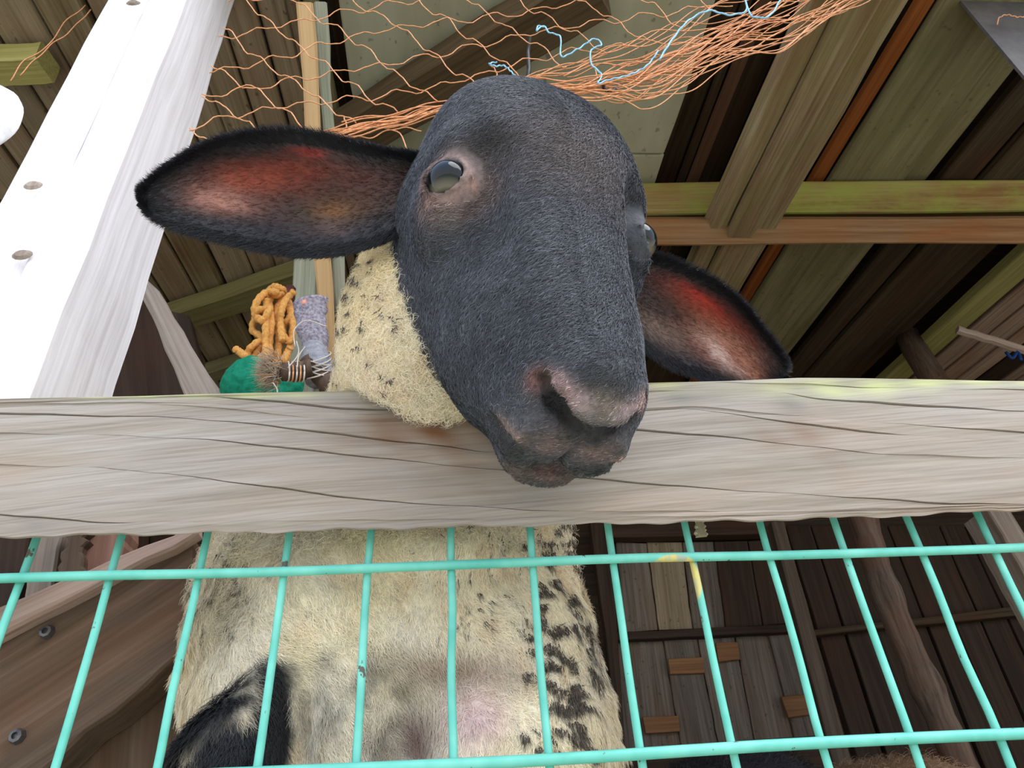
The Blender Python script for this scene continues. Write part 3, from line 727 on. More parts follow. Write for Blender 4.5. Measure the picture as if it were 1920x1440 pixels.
# keep the biggest shell
# value noise helper
def vnoise(P, sc, seed=0):
    q = P*sc+seed*17.3; i = np.floor(q).astype(np.int64); f = q-i; f = f*f*(3-2*f)
    def h(a, b_, c): 
        n = (a*374761393+b_*668265263+c*2147483647+seed*974711) & 0xffffffff; n = ((n ^ (n >> 13))*1274126177) & 0xffffffff
        return ((n ^ (n >> 16)) & 0xffff)/65535.
    r = 0
    for dx in (0, 1):
        for dy in (0, 1):
            for dz in (0, 1):
                w_ = (f[:, 0] if dx else 1-f[:, 0])*(f[:, 1] if dy else 1-f[:, 1])*(f[:, 2] if dz else 1-f[:, 2])
                r = r+w_*h(i[:, 0]+dx, i[:, 1]+dy, i[:, 2]+dz)
    return r
def fbm(P, sc, seed=0, o=3): return sum(vnoise(P, sc*2**k, seed+k)*.5**k for k in range(o))/sum(.5**k for k in range(o))
def sstep(a, b_, x): 
    t_ = np.clip((x-a)/(b_-a), 0, 1); return t_*t_*(3-2*t_)
hh_ = wh(SV); onhead = (head_field(hh_.astype(np.float32), False)*HS < .004)
lum = (fbm(SV, 34, 61, 3)-.5)*.013+(vnoise(SV*[1, 1, .5], 95, 62)-.5)*.004
lum = np.where(onhead, (fbm(SV, 45, 63, 2)-.5)*.0016, lum*sstep(.0, .02, head_field(hh_.astype(np.float32), False)*HS))
g_ = SV-np.array([-.04, .16, 0]); g_[:, 2] = 0; g_ /= np.linalg.norm(g_, axis=1)[:, None]+1e-9
SV = SV+g_*lum[:, None]
me = bpy.data.meshes.new('sheep'); me.vertices.add(len(SV)); me.vertices.foreach_set('co', SV.astype(np.float32).ravel())
nq = len(SQ); SQ = SQ[:, ::-1]
me.loops.add(nq*4); me.loops.foreach_set('vertex_index', SQ.astype(np.int32).ravel()); me.polygons.add(nq)
me.polygons.foreach_set('loop_start', np.arange(nq, dtype=np.int32)*4); me.polygons.foreach_set('use_smooth', np.ones(nq, bool)); me.update(calc_edges=True)
SN = np.zeros((len(SV), 3), np.float32); me.vertices.foreach_get('normal', SN.ravel()) if False else None
SN = np.array([0.0]*len(SV)*3, np.float32); me.vertex_normals.foreach_get('vector', SN); SN = SN.reshape(-1, 3)
ctr = SV.mean(0)
if ((SV-ctr)*SN).sum() < 0:
    me.flip_normals(); SN = -SN
print('sheep verts', len(SV))
# dark burrs and tufts scattered in the fleece (centre pixel, half length, half width, angle) -> stored as world points
spots = []
rs = np.random.default_rng(11)
for i in range(118):                       # right flank: large streaky dark tufts
    px = 965+rs.beta(1.8, 1.2)*150; py = rs.uniform(985, 1425); big = sstep(1000, 1300, np.array(py))
    spots.append((px, py, rs.uniform(7, 15)+8*big*rs.random(), rs.uniform(2.5, 5)+4*big*rs.random(), rs.uniform(-.1, .9), 1.))
for i in range(70): spots.append((rs.uniform(840, 1010), rs.uniform(985, 1200), rs.uniform(2, 6), rs.uniform(1.4, 3), rs.uniform(-.5, 1), .9))
for i in range(55): spots.append((rs.uniform(390, 860), rs.uniform(1000, 1290), rs.uniform(1.5, 4), rs.uniform(1, 2), rs.uniform(-1, 1), .8))
for i in range(34): spots.append((rs.uniform(350, 470), rs.uniform(1000, 1260), rs.uniform(5, 14), rs.uniform(2, 5), rs.uniform(.1, .9), .8))
for i in range(62): spots.append((rs.uniform(625, 770), 445+320*rs.beta(1, 1.5), rs.uniform(4, 8), rs.uniform(2.2, 3.8), rs.uniform(-.7, .3), .95))
spots = np.array(spots)
HCOL = [(hit(1090, 290), .030, .7, 1, (112, 100, 96)), (hit(1170, 330), .03, .5, 1, (104, 96, 98)), (EYE+[0, -.004, .008], .024, .85, 2, (150, 126, 120)), (hit(872, 350), .006, 1.3, 1.5, (226, 158, 122)),
        (hit(822, 380), .012, .7, 1, (146, 118, 112)), (hit(912, 265), .014, .75, 1, (44, 44, 44)), (hit(905, 420), .010, .6, 1, (46, 46, 46)), (hit(840, 405), .008, .4, 1, (140, 134, 130)),  # dark grey spots paint shade into the hollow before the eye
        (hit(1140, 775), .012, .7, 1.5, (160, 142, 130)), (hit(1010, 830), .016, .5, 1.5, (104, 96, 98)), (hit(1045, 858), .013, .75, 1.5, (150, 122, 118)), (hit(1065, 905), .012, .6, 1.5, (112, 92, 78)), (hit(1030, 892), .009, .6, 1.5, (124, 88, 78)), (hit(1010, 712), .006, .8, 1, (170, 112, 100)),
        (hit(1140, 700), .014, .5, 1.5, (50, 52, 52))]
HLIN = [(hit(935, 790), hit(975, 835), .004, .7, (178, 150, 140)), (hit(975, 838), hit(1025, 868), .0045, .7, (176, 146, 136)), (hit(1040, 712), hit(1085, 755), .005, .9, (206, 170, 164)),
        (hit(1085, 755), hit(1105, 790), .005, .6, (140, 136, 142)), (NOS[0], NOS[1], .0048, 1.3, (18, 12, 12)), (NOS[1], NOS[2], .0062, 1.3, (18, 12, 12)), (MOUTH[0], MOUTH[1], .0034, 1.1, (26, 20, 20)), (MOUTH[1], MOUTH[2], .0034, 1.1, (26, 20, 20)), (MOUTH[2], MOUTH[3], .003, 1.1, (26, 20, 20)), (hit(935, 830), hit(985, 885), .008, .8, (44, 42, 44)),  # near-black lines paint the dark inside of nostrils and mouth slit
        (hit(1092, 808), hit(1118, 835), .0055, .8, (44, 44, 48)), (PHIL[0], PHIL[1], .0035, .9, (38, 38, 42))]
def color_of(P, wool):
    """fleece / coat colour for points; wool = 0..1"""
    n = len(P); px = topix(P); h = wh(P)
    cream = L3(251, 236, 204); pale = L3(254, 246, 230); tan = L3(232, 200, 156); yel = L3(250, 230, 170); brn = L3(150, 116, 92); pink = L3(236, 208, 206); gry = L3(128, 122, 112)
    f1 = fbm(P, 22, 3)[:, None]; f2_ = fbm(P, 60, 9)[:, None]; f3 = fbm(P, 9, 5)[:, None]
    c = cream*(1-f1)+pale*f1; c = c+(yel-c)*sstep(.45, .75, f3)*.55; c = c+(tan-c)*sstep(.5, .8, f2_)*.35
    X, Y = px[:, 0], px[:, 1]; wb_ = (f1[:, 0]-.5)*60
    def gp(cx, cy, sx_, sy_, a): return np.clip(a*np.exp(-((X-cx+wb_)/sx_)**2-((Y-cy+wb_*.7)/sy_)**2), 0, 1)[:, None]
    low = P[:, 2:3] < 1.20
    g = gp(850, 1255, 130, 45, .75)*low; c = c+(brn-c)*g
    g = np.maximum(gp(890, 1345, 55, 60, 1.), 0)*low; c = c+(pink-c)*g
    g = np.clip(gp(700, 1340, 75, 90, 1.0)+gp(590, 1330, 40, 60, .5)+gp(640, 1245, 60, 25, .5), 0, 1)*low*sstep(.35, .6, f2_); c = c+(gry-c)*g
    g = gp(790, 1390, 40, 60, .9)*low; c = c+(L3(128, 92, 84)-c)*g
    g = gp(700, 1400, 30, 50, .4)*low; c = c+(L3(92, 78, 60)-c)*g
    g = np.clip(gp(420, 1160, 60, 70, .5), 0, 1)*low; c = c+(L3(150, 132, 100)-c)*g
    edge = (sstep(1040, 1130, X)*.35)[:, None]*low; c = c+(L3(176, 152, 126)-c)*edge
    # tufts
    dk = np.zeros(n)
    for (sx_, sy_, a_, b_, an, am) in spots:
        m_ = (np.abs(X-sx_) < 30) & (np.abs(Y-sy_) < 30) & (wool > .3)
        if not m_.any(): continue
        dx, dy = X[m_]-sx_, Y[m_]-sy_; ca_, sa_ = math.cos(an), math.sin(an)
        e = ((dx*ca_+dy*sa_)/a_)**2+((-dx*sa_+dy*ca_)/b_)**2; dk[m_] = np.maximum(dk[m_], am*(1-sstep(.5, 1.25, e)))
    c = c+(L3(82, 72, 62)-c)*dk[:, None]*.95
    # black legs
    for A, B, r0, r1 in ((fl[0], fl[1], .007, .028), (fl[1], fl[2], .028, .038), (f2[1], f2[2], .030, .03)):
        d = c_sdf(P, A, B, r0, r1); g = (1-sstep(-.003, .007, d+(f2_[:, 0]-.5)*.02))[:, None]*low; c = c+(L3(24, 24, 30)-c)*g
    for sgn in (-1, 1):
        g = (P[:, 2] < .72)[:, None]; c = np.where(g, L3(26, 26, 30), c)
    # head coat
    hc_ = L3(76, 78, 86)*np.ones((n, 3)); k_ = fbm(P, 38, 21)[:, None]; k2 = fbm(P, 160, 22)[:, None]; hc_ = hc_*(.28+1.0*k_+.5*k2)
    hs_ = np.stack([np.abs(h[:, 0]), h[:, 1], h[:, 2]], 1)
    def hg(q, s_, a, e=1): return np.clip(a*np.exp(-((((hs_-q)**2).sum(1))/s_**2)**e), 0, 1)[:, None]*(.6+.8*k2)
    def hl_(q0, q1, s_, a): return np.clip(a*np.exp(-((c_sdf(hs_.astype(np.float32), q0, q1, 0, 0)/s_)**2)), 0, 1)[:, None]*(.6+.8*k2)
    hb0 = hc_.copy()
    for q, s_, a, e, col in HCOL: hc_ = hc_+(L3(*col)-hc_)*np.clip(hg(q, s_, a, e), 0, 1)
    for q0, q1, s_, a, col in HLIN: hc_ = hc_+(L3(*col)-hc_)*np.clip(hl_(q0, q1, s_, a), 0, 1)
    lf = (h[:, 0] < 0)*1.
    for R0, w0, col, am in ((.0150, .0026, (176, 146, 138), .7), (.0176, .0012, (96, 74, 72), .8), (.0125, .0017, (30, 24, 24), 1.)):
        dl = lid(hs_.astype(np.float32), EYE+ED*.006, R0, 0.)
        hc_ = hc_+(L3(*col)-hc_)*(np.exp(-(dl/w0)**2)*am*np.maximum(lf, .25))[:, None]
    w0 = (sstep(.03, .05, h[:, 0])*sstep(-.09, -.06, h[:, 1]))[:, None]; hc_ = hc_*(1-w0)+hb0*.7*w0
    return hc_*(1-wool[:, None])+c*wool[:, None]
def wool_w(P):
    hh = wh(P); dh = head_field(hh.astype(np.float32), False)*HS; db = body_field(P.astype(np.float32))
    # the black coat ends behind the jaw and the ears
    back = sstep(-.165, -.135, hh[:, 2]) if False else 0
    return sstep(-.002, .006, dh-db+.004*(fbm(P, 90, 2)-.5)*2)
WOOL = wool_w(SV)
CO = color_of(SV, WOOL)
ca = me.color_attributes.new('coat', 'FLOAT_COLOR', 'POINT')
ca.data.foreach_set('color', np.c_[CO, WOOL].astype(np.float32).ravel())
m, t, b = newmat('sheep_coat'); M_coat = m
an_ = nd(t, 'ShaderNodeAttribute', attribute_name='coat'); tcn = nd(t, 'ShaderNodeTexCoord')
nn = noise(t, tcn.outputs['Object'], 260, 5, .7); n_2 = noise(t, tcn.outputs['Object'], 55, 4, .6)
ns = noise(t, mapping(t, tcn.outputs['Object'], (120, 400, 700)), 1.0, 3, .6)
c = mix(t, 1.0, an_.outputs['Color'], ramp(t, [(.3, (.62, .62, .62)), (.7, (1.2, 1.2, 1.2))], nn), 'MULTIPLY')
t.links.new(c, b.inputs['Base Color']); b.inputs['Roughness'].default_value = .62; b.inputs['Specular IOR Level'].default_value = .35
b.inputs['Sheen Weight'].default_value = .15
hadd = nd(t, 'ShaderNodeMath', operation='ADD'); t.links.new(nn, hadd.inputs[0]); t.links.new(n_2, hadd.inputs[1])
bump(t, b, hadd.outputs[0], .5, .003)
me.materials.append(m)
sheep = bpy.data.objects.new('sheep', me); COL.objects.link(sheep)
tag(sheep, 'black-faced cream-fleeced sheep reared up with its head over the rail, looking at the viewer', 'sheep')

# ---- eyes
m, t, b = newmat('eye'); tcn = nd(t, 'ShaderNodeTexCoord')
mp_ = nd(t, 'ShaderNodeMapping'); t.links.new(tcn.outputs['Object'], mp_.inputs[0])
ln_ = nd(t, 'ShaderNodeVectorMath', operation='LENGTH'); sp_ = nd(t, 'ShaderNodeSeparateXYZ'); t.links.new(tcn.outputs['Object'], sp_.inputs[0])
mq = nd(t, 'ShaderNodeMapping'); mq.inputs['Scale'].default_value = (62, 105, 0); t.links.new(tcn.outputs['Object'], mq.inputs[0]); t.links.new(mq.outputs[0], ln_.inputs[0])
sy_ = nd(t, 'ShaderNodeMath', operation='MULTIPLY_ADD'); t.links.new(sp_.outputs[1], sy_.inputs[0]); sy_.inputs[1].default_value = 36; sy_.inputs[2].default_value = .5
c = ramp(t, [(.06, lin((60, 54, 46))), (.12, lin((110, 104, 90))), (.20, lin((84, 80, 70))), (.29, lin((12, 20, 24)))], sy_.outputs[0])
t.links.new(c, b.inputs['Base Color']); b.inputs['Roughness'].default_value = .08; b.inputs['Specular IOR Level'].default_value = .35
for sgn in (-1, 1):
    e = EYE*[sgn, 1, 1]; d = (ED*[sgn, 1, 1])@HM.T; c0 = hw(e+ED*[sgn, 1, 1]*.0012)
    M = frame(c0, Vector(HM[:, 0].tolist()), Vector(d.tolist()))
    vs_, fs = [], []; nu, nv = 28, 18
    for j in range(nv+1):
        for i in range(nu):
            th = math.pi*j/nv; ph = 2*math.pi*i/nu; r0 = .0138
            vs_.append((r0*math.sin(th)*math.cos(ph), r0*math.sin(th)*math.sin(ph), r0*math.cos(th)))
    fs = [(j*nu+i, (j+1)*nu+i, (j+1)*nu+(i+1) % nu, j*nu+(i+1) % nu) for j in range(nv) for i in range(nu)]
    add('eye', vs_, fs, m, sheep, M, smooth=True)

# ---- ears: cupped leaves of real thickness
m, t, b = newmat('ear_skin'); M_ear = m
an_ = nd(t, 'ShaderNodeAttribute', attribute_name='coat'); tcn = nd(t, 'ShaderNodeTexCoord')
nn = noise(t, tcn.outputs['Object'], 180, 4, .7)
c = mix(t, 1.0, an_.outputs['Color'], ramp(t, [(.3, (.7, .7, .7)), (.7, (1.25, 1.25, 1.25))], nn), 'MULTIPLY')
t.links.new(c, b.inputs['Base Color']); b.inputs['Roughness'].default_value = .5
b.inputs['Subsurface Weight'].default_value = .15; b.inputs['Subsurface Radius'].default_value = (.01, .003, .0015); b.inputs['Subsurface Scale'].default_value = .5
bump(t, b, nn, .4, .002)
def make_ear(topl, botl, z0, z1, cup, seed, colfn, twist=0.):
    nu, nv = 60, 30; s_ = np.linspace(0, 1, nu)
    A = spline(np.c_[np.array(topl, float), np.zeros(len(topl))], nu)[:, :2]; B = spline(np.c_[np.array(botl, float), np.zeros(len(botl))], nu)[:, :2]
    Vf, UV = [], []
    for i in range(nu):
        zc = z0+(z1-z0)*s_[i]; wd = np.linalg.norm(A[i]-B[i])/FPX*zc
        for j in range(nv):
            tt = j/(nv-1); q = A[i]*(1-tt)+B[i]*tt; bow = 1-(2*tt-1)**2
            z = zc+cup*wd*bow*(1 if bow > 0 else 1)+twist*(tt-.5)*wd+.004*math.sin(s_[i]*9+tt*3+seed)*bow
            Vf.append(dep(q[0], q[1], z)); UV.append((s_[i], tt))
    Vf = np.array(Vf).reshape(nu, nv, 3); du = np.gradient(Vf, axis=0); dv = np.gradient(Vf, axis=1); N = np.cross(du, dv); N /= np.linalg.norm(N, axis=-1)[..., None]+1e-12
    if (N.mean((0, 1))@(CAM-Vf.mean((0, 1)))) < 0: N = -N
    tt = np.linspace(0, 1, nv)[None, :]; ss = s_[:, None]; edge = np.minimum(np.minimum(tt, 1-tt)*6, 1)*np.minimum((1-ss)*10, 1)
    th = (.0012+.0035*np.sqrt(np.clip(edge, 0, 1))*(1-.4*ss))[..., None]
    Bk = Vf-N*th*1.6
    V_ = np.concatenate([Vf.reshape(-1, 3), Bk.reshape(-1, 3)]); n0_ = nu*nv; f = []
    I = lambda i, j: i*nv+j
    for i in range(nu-1):
        for j in range(nv-1):
            f.append((I(i, j), I(i+1, j), I(i+1, j+1), I(i, j+1))); f.append((n0_+I(i, j), n0_+I(i, j+1), n0_+I(i+1, j+1), n0_+I(i+1, j)))
    for i in range(nu-1):
        f.append((I(i, 0), n0_+I(i, 0), n0_+I(i+1, 0), I(i+1, 0))); f.append((I(i, nv-1), I(i+1, nv-1), n0_+I(i+1, nv-1), n0_+I(i, nv-1)))
    for j in range(nv-1):
        f.append((I(0, j), I(0, j+1), n0_+I(0, j+1), n0_+I(0, j))); f.append((I(nu-1, j), n0_+I(nu-1, j), n0_+I(nu-1, j+1), I(nu-1, j+1)))
    o = add('ear', V_, f, M_ear, sheep, smooth=True)
    bm = bmesh.new(); bm.from_mesh(o.data); bmesh.ops.recalc_face_normals(bm, faces=bm.faces); bm.to_mesh(o.data); bm.free()
    UV = np.array(UV); px = topix(Vf.reshape(-1, 3)); cf = colfn(px, UV, Vf.reshape(-1, 3)); cb = np.ones((n0_, 3))*L3(40, 40, 46)
    a_ = o.data.color_attributes.new('coat', 'FLOAT_COLOR', 'POINT'); a_.data.foreach_set('color', np.c_[np.r_[cf, cb], np.ones(2*n0_)].astype(np.float32).ravel())
    return o, Vf, Bk, N, cf.reshape(nu, nv, 3), UV.reshape(nu, nv, 2)
def blobcol(px, P, UV, blobs, base):
    c = np.ones((len(px), 3))*base; w1 = (fbm(P, 70, 4)-.5)*50
    for (cx, cy, sx_, sy_, an, col, a) in blobs:
        dx = px[:, 0]-cx+w1; dy = px[:, 1]-cy+w1*.4; ca_, sa_ = math.cos(an), math.sin(an)
        g = a*np.exp(-((dx*ca_+dy*sa_)/sx_)**2-((-dx*sa_+dy*ca_)/sy_)**2); c = c+(L3(*col)-c)*g[:, None]
    return c
BK = L3(36, 36, 42)
def colL(px, UV, P):
    c = blobcol(px, P, UV, [(540, 340, 190, 60, 0, (96, 40, 26), 1), (470, 335, 80, 28, -.1, (166, 70, 46), .8), (560, 320, 80, 22, .1, (140, 46, 24), .7), (400, 375, 70, 26, .2, (196, 140, 124), .9),
        (590, 285, 40, 8, .1, (232, 60, 30), .9), (620, 395, 70, 26, -.2, (140, 92, 40), .8), (620, 440, 50, 18, .1, (190, 140, 130), .8), (560, 400, 60, 30, .6, (40, 28, 22), .7), (640, 360, 80, 30, .3, (60, 26, 22), .7)], BK)
    ed = sstep(.06, .26, np.minimum(UV[:, 1], (1-UV[:, 1])*.62))*sstep(.04, .26, 1-UV[:, 0]); return BK+(c-BK)*ed[:, None]
def colR(px, UV, P):
    c = blobcol(px, P, UV, [(1330, 600, 120, 70, .6, (110, 48, 32), 1), (1320, 570, 80, 26, .6, (176, 56, 40), .9), (1300, 545, 40, 7, .6, (226, 60, 44), .9), (1360, 660, 80, 30, .75, (206, 140, 112), .9), (1390, 680, 50, 30, .8, (170, 104, 78), .8),
        (1350, 665, 50, 14, .8, (224, 196, 188), .8), (1230, 620, 60, 26, .5, (150, 124, 110), .7), (1250, 575, 60, 22, .5, (50, 24, 20), .8)], BK)
    ed = sstep(.03, .22, np.minimum(UV[:, 1]*.8, (1-UV[:, 1])*.8))*sstep(.02, .2, 1-UV[:, 0]); return BK+(c-BK)*ed[:, None]
zL = float(-(HT[2]+(HRc@(HS*np.array([-.075, .02, -.085])))[2])); zR = float(-(HT[2]+(HRc@(HS*np.array([.07, .02, -.085])))[2]))
print('ear depths', zL, zR, topix(hw([-.075, .02, -.085])), topix(hw([.07, .02, -.085])), 'eye', topix(hw(EYE*[-1, 1, 1])))
earL = make_ear([(830, 300), (765, 288), (700, 277), (640, 262), (560, 248), (480, 249), (400, 266), (340, 298), (298, 328), (277, 352), (273, 362)],
                [(830, 410), (775, 428), (735, 445), (690, 462), (620, 478), (560, 479), (480, 467), (400, 447), (325, 424), (292, 407), (276, 390), (273, 382)], zL+.005, zL-.035, .22, 1, colL)
earR = make_ear([(1150, 470), (1190, 470), (1235, 482), (1290, 503), (1345, 532), (1390, 568), (1425, 612), (1452, 652), (1468, 690), (1468, 708)],
                [(1150, 600), (1190, 640), (1225, 668), (1260, 690), (1300, 703), (1345, 715), (1385, 727), (1415, 733), (1444, 731), (1466, 716)], zR+.005, zR+.02, .22, 2, colR)

# ---- hair
m, t, b = newmat('hair'); M_hair = m
an_ = nd(t, 'ShaderNodeAttribute', attribute_name='hair_col'); t.links.new(an_.outputs['Color'], b.inputs['Base Color'])
b.inputs['Roughness'].default_value = .45; b.inputs['Specular IOR Level'].default_value = .5
def hair(name, P, N, D, ln, rad, col, parent, k=4, curl=0.):
    n = len(P); cv = bpy.data.hair_curves.new(name); cv.add_curves([k]*n)
    ln = np.broadcast_to(ln, (n,))[:, None]; q = np.linspace(0, 1, k); pts = np.zeros((n, k, 3), np.float32)
    Ph = rng.random((n, 1))*6.28; B = np.cross(N, D)
    for i, a in enumerate(q):
        pts[:, i] = P+ln*(N*(a*.75-.35*a*a)+D*(.55*a+.25*a*a))+ln*curl*(np.sin(Ph+a*7)*B+np.cos(Ph+a*7)*N*.5)*a
    cv.points.foreach_set('position', pts.ravel())
    ra = cv.attributes.get('radius') or cv.attributes.new('radius', 'FLOAT', 'POINT')
    rr = np.broadcast_to(rad, (n,))[:, None]*(1-.85*q[None, :]); ra.data.foreach_set('value', rr.astype(np.float32).ravel())
    cc = cv.attributes.new('hair_col', 'FLOAT_COLOR', 'CURVE'); cc.data.foreach_set('color', np.c_[col, np.ones(n)].astype(np.float32).ravel())
    cv.materials.append(M_hair); o = bpy.data.objects.new(name, cv); COL.objects.link(o); o.parent = parent; o['kind'] = 'stuff'; return o
VQ = SV[SQ]                                        # quads
ar = .5*np.linalg.norm(np.cross(VQ[:, 2]-VQ[:, 0], VQ[:, 3]-VQ[:, 1]), axis=1)
QC = VQ.mean(1); QN = SN[SQ].mean(1); QN /= np.linalg.norm(QN, axis=1)[:, None]+1e-9
facing = ((CAM-QC)*QN).sum(1)/np.linalg.norm(CAM-QC, axis=1)
QW = WOOL[SQ].mean(1); near = QC[:, 2] > 1.0
def sample(mask, n):
    p = ar*mask; p = p/p.sum(); i = rng.choice(len(p), n, p=p); w_ = rng.random((n, 2)); a, b_ = w_[:, :1], w_[:, 1:]
    Q = VQ[i]; P = (Q[:, 0]*(1-a)+Q[:, 1]*a)*(1-b_)+(Q[:, 3]*(1-a)+Q[:, 2]*a)*b_; return P, QN[i], i
def tang(D, N): 
    D = D-N*(D*N).sum(1)[:, None]; return D/(np.linalg.norm(D, axis=1)[:, None]+1e-9)
hq = wh(QC); notslit = head_field(hq.astype(np.float32), False) < .004
eyed = np.minimum(np.linalg.norm(hq-(EYE*[-1, 1, 1]+[0, 0, .012]), axis=1), np.linalg.norm(hq-(EYE+[0, 0, .012]), axis=1))
hqa = hq*[1, 1, 1]; hqa[:, 0] = np.abs(hqa[:, 0])
inslit = np.zeros(len(hq), bool)
for a_, b_ in ((NOS[0], NOS[1]), (NOS[1], NOS[2])): inslit |= c_sdf(hqa.astype(np.float32), a_, b_, .0048, .0048) < 0
for a_, b_ in zip(MOUTH[:-1], MOUTH[1:]): inslit |= c_sdf(hqa.astype(np.float32), a_, b_, .0022, .0022) < 0
mh = (QW < .5)*near*(facing > -.35)*(eyed > .020)*(~inslit)
mh = mh*np.where(hq[:, 1] < -.165, .5, 1.)
P, N, i = sample(mh, 90000)
hl = wh(P)
D = tang((-HM[:, 1])[None]*.5+HM[:, 0][None]*(np.sign(hl[:, :1])*.15)-HM[:, 0][None]*.55+rng.normal(0, .22, (len(P), 3)), N)
ln = (.0045+.004*sstep(.03, .12, hl[:, 1])+.002*rng.random(len(P)))*(1-.5*sstep(-.12, -.17, -hl[:, 1]*-1))
cc = color_of(P, np.zeros(len(P)))*(.75+.6*rng.random((len(P), 1)))
cc = np.where(rng.random((len(P), 1)) < .12, cc*2.1+.01, cc*.92)
hair('coat_hair', P, N*.55, D, ln, .00022, cc, sheep)
# neck wool
mn = (QW > .5)*(QC[:, 2] > 1.19)*(facing > -.4)*(QC[:, 1] < .12)
P, N, i = sample(mn, 60000)
D = tang(np.array([[-.3, -.1, -.7]])+rng.normal(0, .8, (len(P), 3)), N)
cc = color_of(P, np.ones(len(P)))*(.8+.4*rng.random((len(P), 1)))
ncol, ndark = cc, cc.mean(1) < .22
hair('neck_wool', P[~ndark], N[~ndark], D[~ndark], .005+.007*rng.random((~ndark).sum()), .00022, cc[~ndark], sheep, 5, .25)
PN, NN, DN, CN = P[ndark], N[ndark], D[ndark], cc[ndark]
# belly wool
mb = (QW > .5)*(QC[:, 2] < 1.2)*near*(facing > -.35)*(QC[:, 1] < .22)
side = 1+2.5*sstep(.10, -.2, facing)
P, N, i = sample(mb*side, 110000)
pb = topix(P); X_, Y_ = pb[:, 0], pb[:, 1]
cl = P+.004*np.stack([fbm(P, 120, 31)-.5, fbm(P, 120, 32)-.5, fbm(P, 120, 33)-.5], 1)
fld = np.stack([fbm(P, 26, 41)-.5, fbm(P, 26, 42)-.5, fbm(P, 26, 43)-.5], 1)*2.2
rad_ = np.exp(-((X_-888)/60)**2-((Y_-1340)/60)**2)[:, None]
ctr_ = at(885, 1330, .03)
D = tang(np.array([[.35, -.1, -.65]])*(1-rad_)+fld*(1-rad_)+(P-ctr_)*60*rad_+rng.normal(0, .25, (len(P), 3)), N)
cc = color_of(P, np.ones(len(P)))*(.8+.4*rng.random((len(P), 1)))
lb = .0045+.004*rng.random(len(P))+.005*(fbm(P, 14, 55)-.3); lb = lb*(1+1.5*(1-sstep(.0, .45, facing[i])))
hair('belly_wool', P, N*.5, D, lb, .00024, cc, sheep, 5, .12)
# dark burrs and chaff lying on top of the fleece
bd = (cc.mean(1) < .16) & (rng.random(len(P)) < .6) & (c_sdf(P.astype(np.float32), fl[0], fl[1], .03, .04) > 0) & (c_sdf(P.astype(np.float32), fl[1], fl[2], .04, .05) > 0)
PB = np.r_[P[bd]+N[bd]*.0025, PN+NN*.0045]; NB = np.r_[N[bd], NN]; DB = np.r_[D[bd], DN]
hair('burrs', PB, NB*.2, DB, .003+.003*rng.random(len(PB)), .00040, np.ones((len(PB), 3))*L3(78, 66, 56)*(.4+1.1*rng.random((len(PB), 1))), sheep, 4, .1)
# ear hair: rim and sparse inner hairs, plus the backs
def ear_hair(ear, seed, n=14000):
    o, Vf, Bk, N, cf, UV = ear; nu, nv = Vf.shape[:2]; r = np.random.default_rng(seed)
    ii = r.integers(2, nu-1, n); tj = r.random(n); rim = r.random(n) < .55
    tj = np.where(rim, np.where(r.random(n) < .5, r.random(n)**2*.10, 1-r.random(n)**2*.10), tj); jj = np.clip((tj*(nv-1)).astype(int), 0, nv-2)
    tip = r.random(n) < .12; ii = np.where(tip, nu-2, ii)
    a, b_ = r.random((n, 1)), r.random((n, 1))
    i1 = np.minimum(ii+1, nu-1); P = (Vf[ii, jj]*(1-a)+Vf[i1, jj]*a)*(1-b_)+(Vf[ii, jj+1]*(1-a)+Vf[i1, jj+1]*a)*b_
    du = Vf[i1, jj]-Vf[ii-1, jj]; du /= np.linalg.norm(du, axis=1)[:, None]; dv = Vf[ii, jj+1]-Vf[ii, jj]; dv /= np.linalg.norm(dv, axis=1)[:, None]+1e-9
    out = np.where(jj < nv/2, -1, 1)[:, None]; e = (np.abs(jj/(nv-1)-.5)*2)[:, None]
    D = du*(.7+.3*tip[:, None])+dv*out*.9*e**3+r.normal(0, .15, (n, 3)); D /= np.linalg.norm(D, axis=1)[:, None]
    Nn = N[ii, jj]; c = cf[ii, jj]*(.7+.6*r.random((n, 1))); 
    hair('ear_fur', P, Nn*.25, D, .005+.005*e[:, 0]**2, .0002, c, o, 4)
    # back
    D2 = du+r.normal(0, .2, (n, 3)); hair('ear_back_fur', Bk[ii, jj], -Nn*.4, D2/np.linalg.norm(D2, axis=1)[:, None], .006, .0002, np.ones((n, 3))*L3(40, 40, 48)*(.7+.6*r.random((n, 1))), o, 4)
ear_hair(earL, 5); ear_hair(earR, 6)

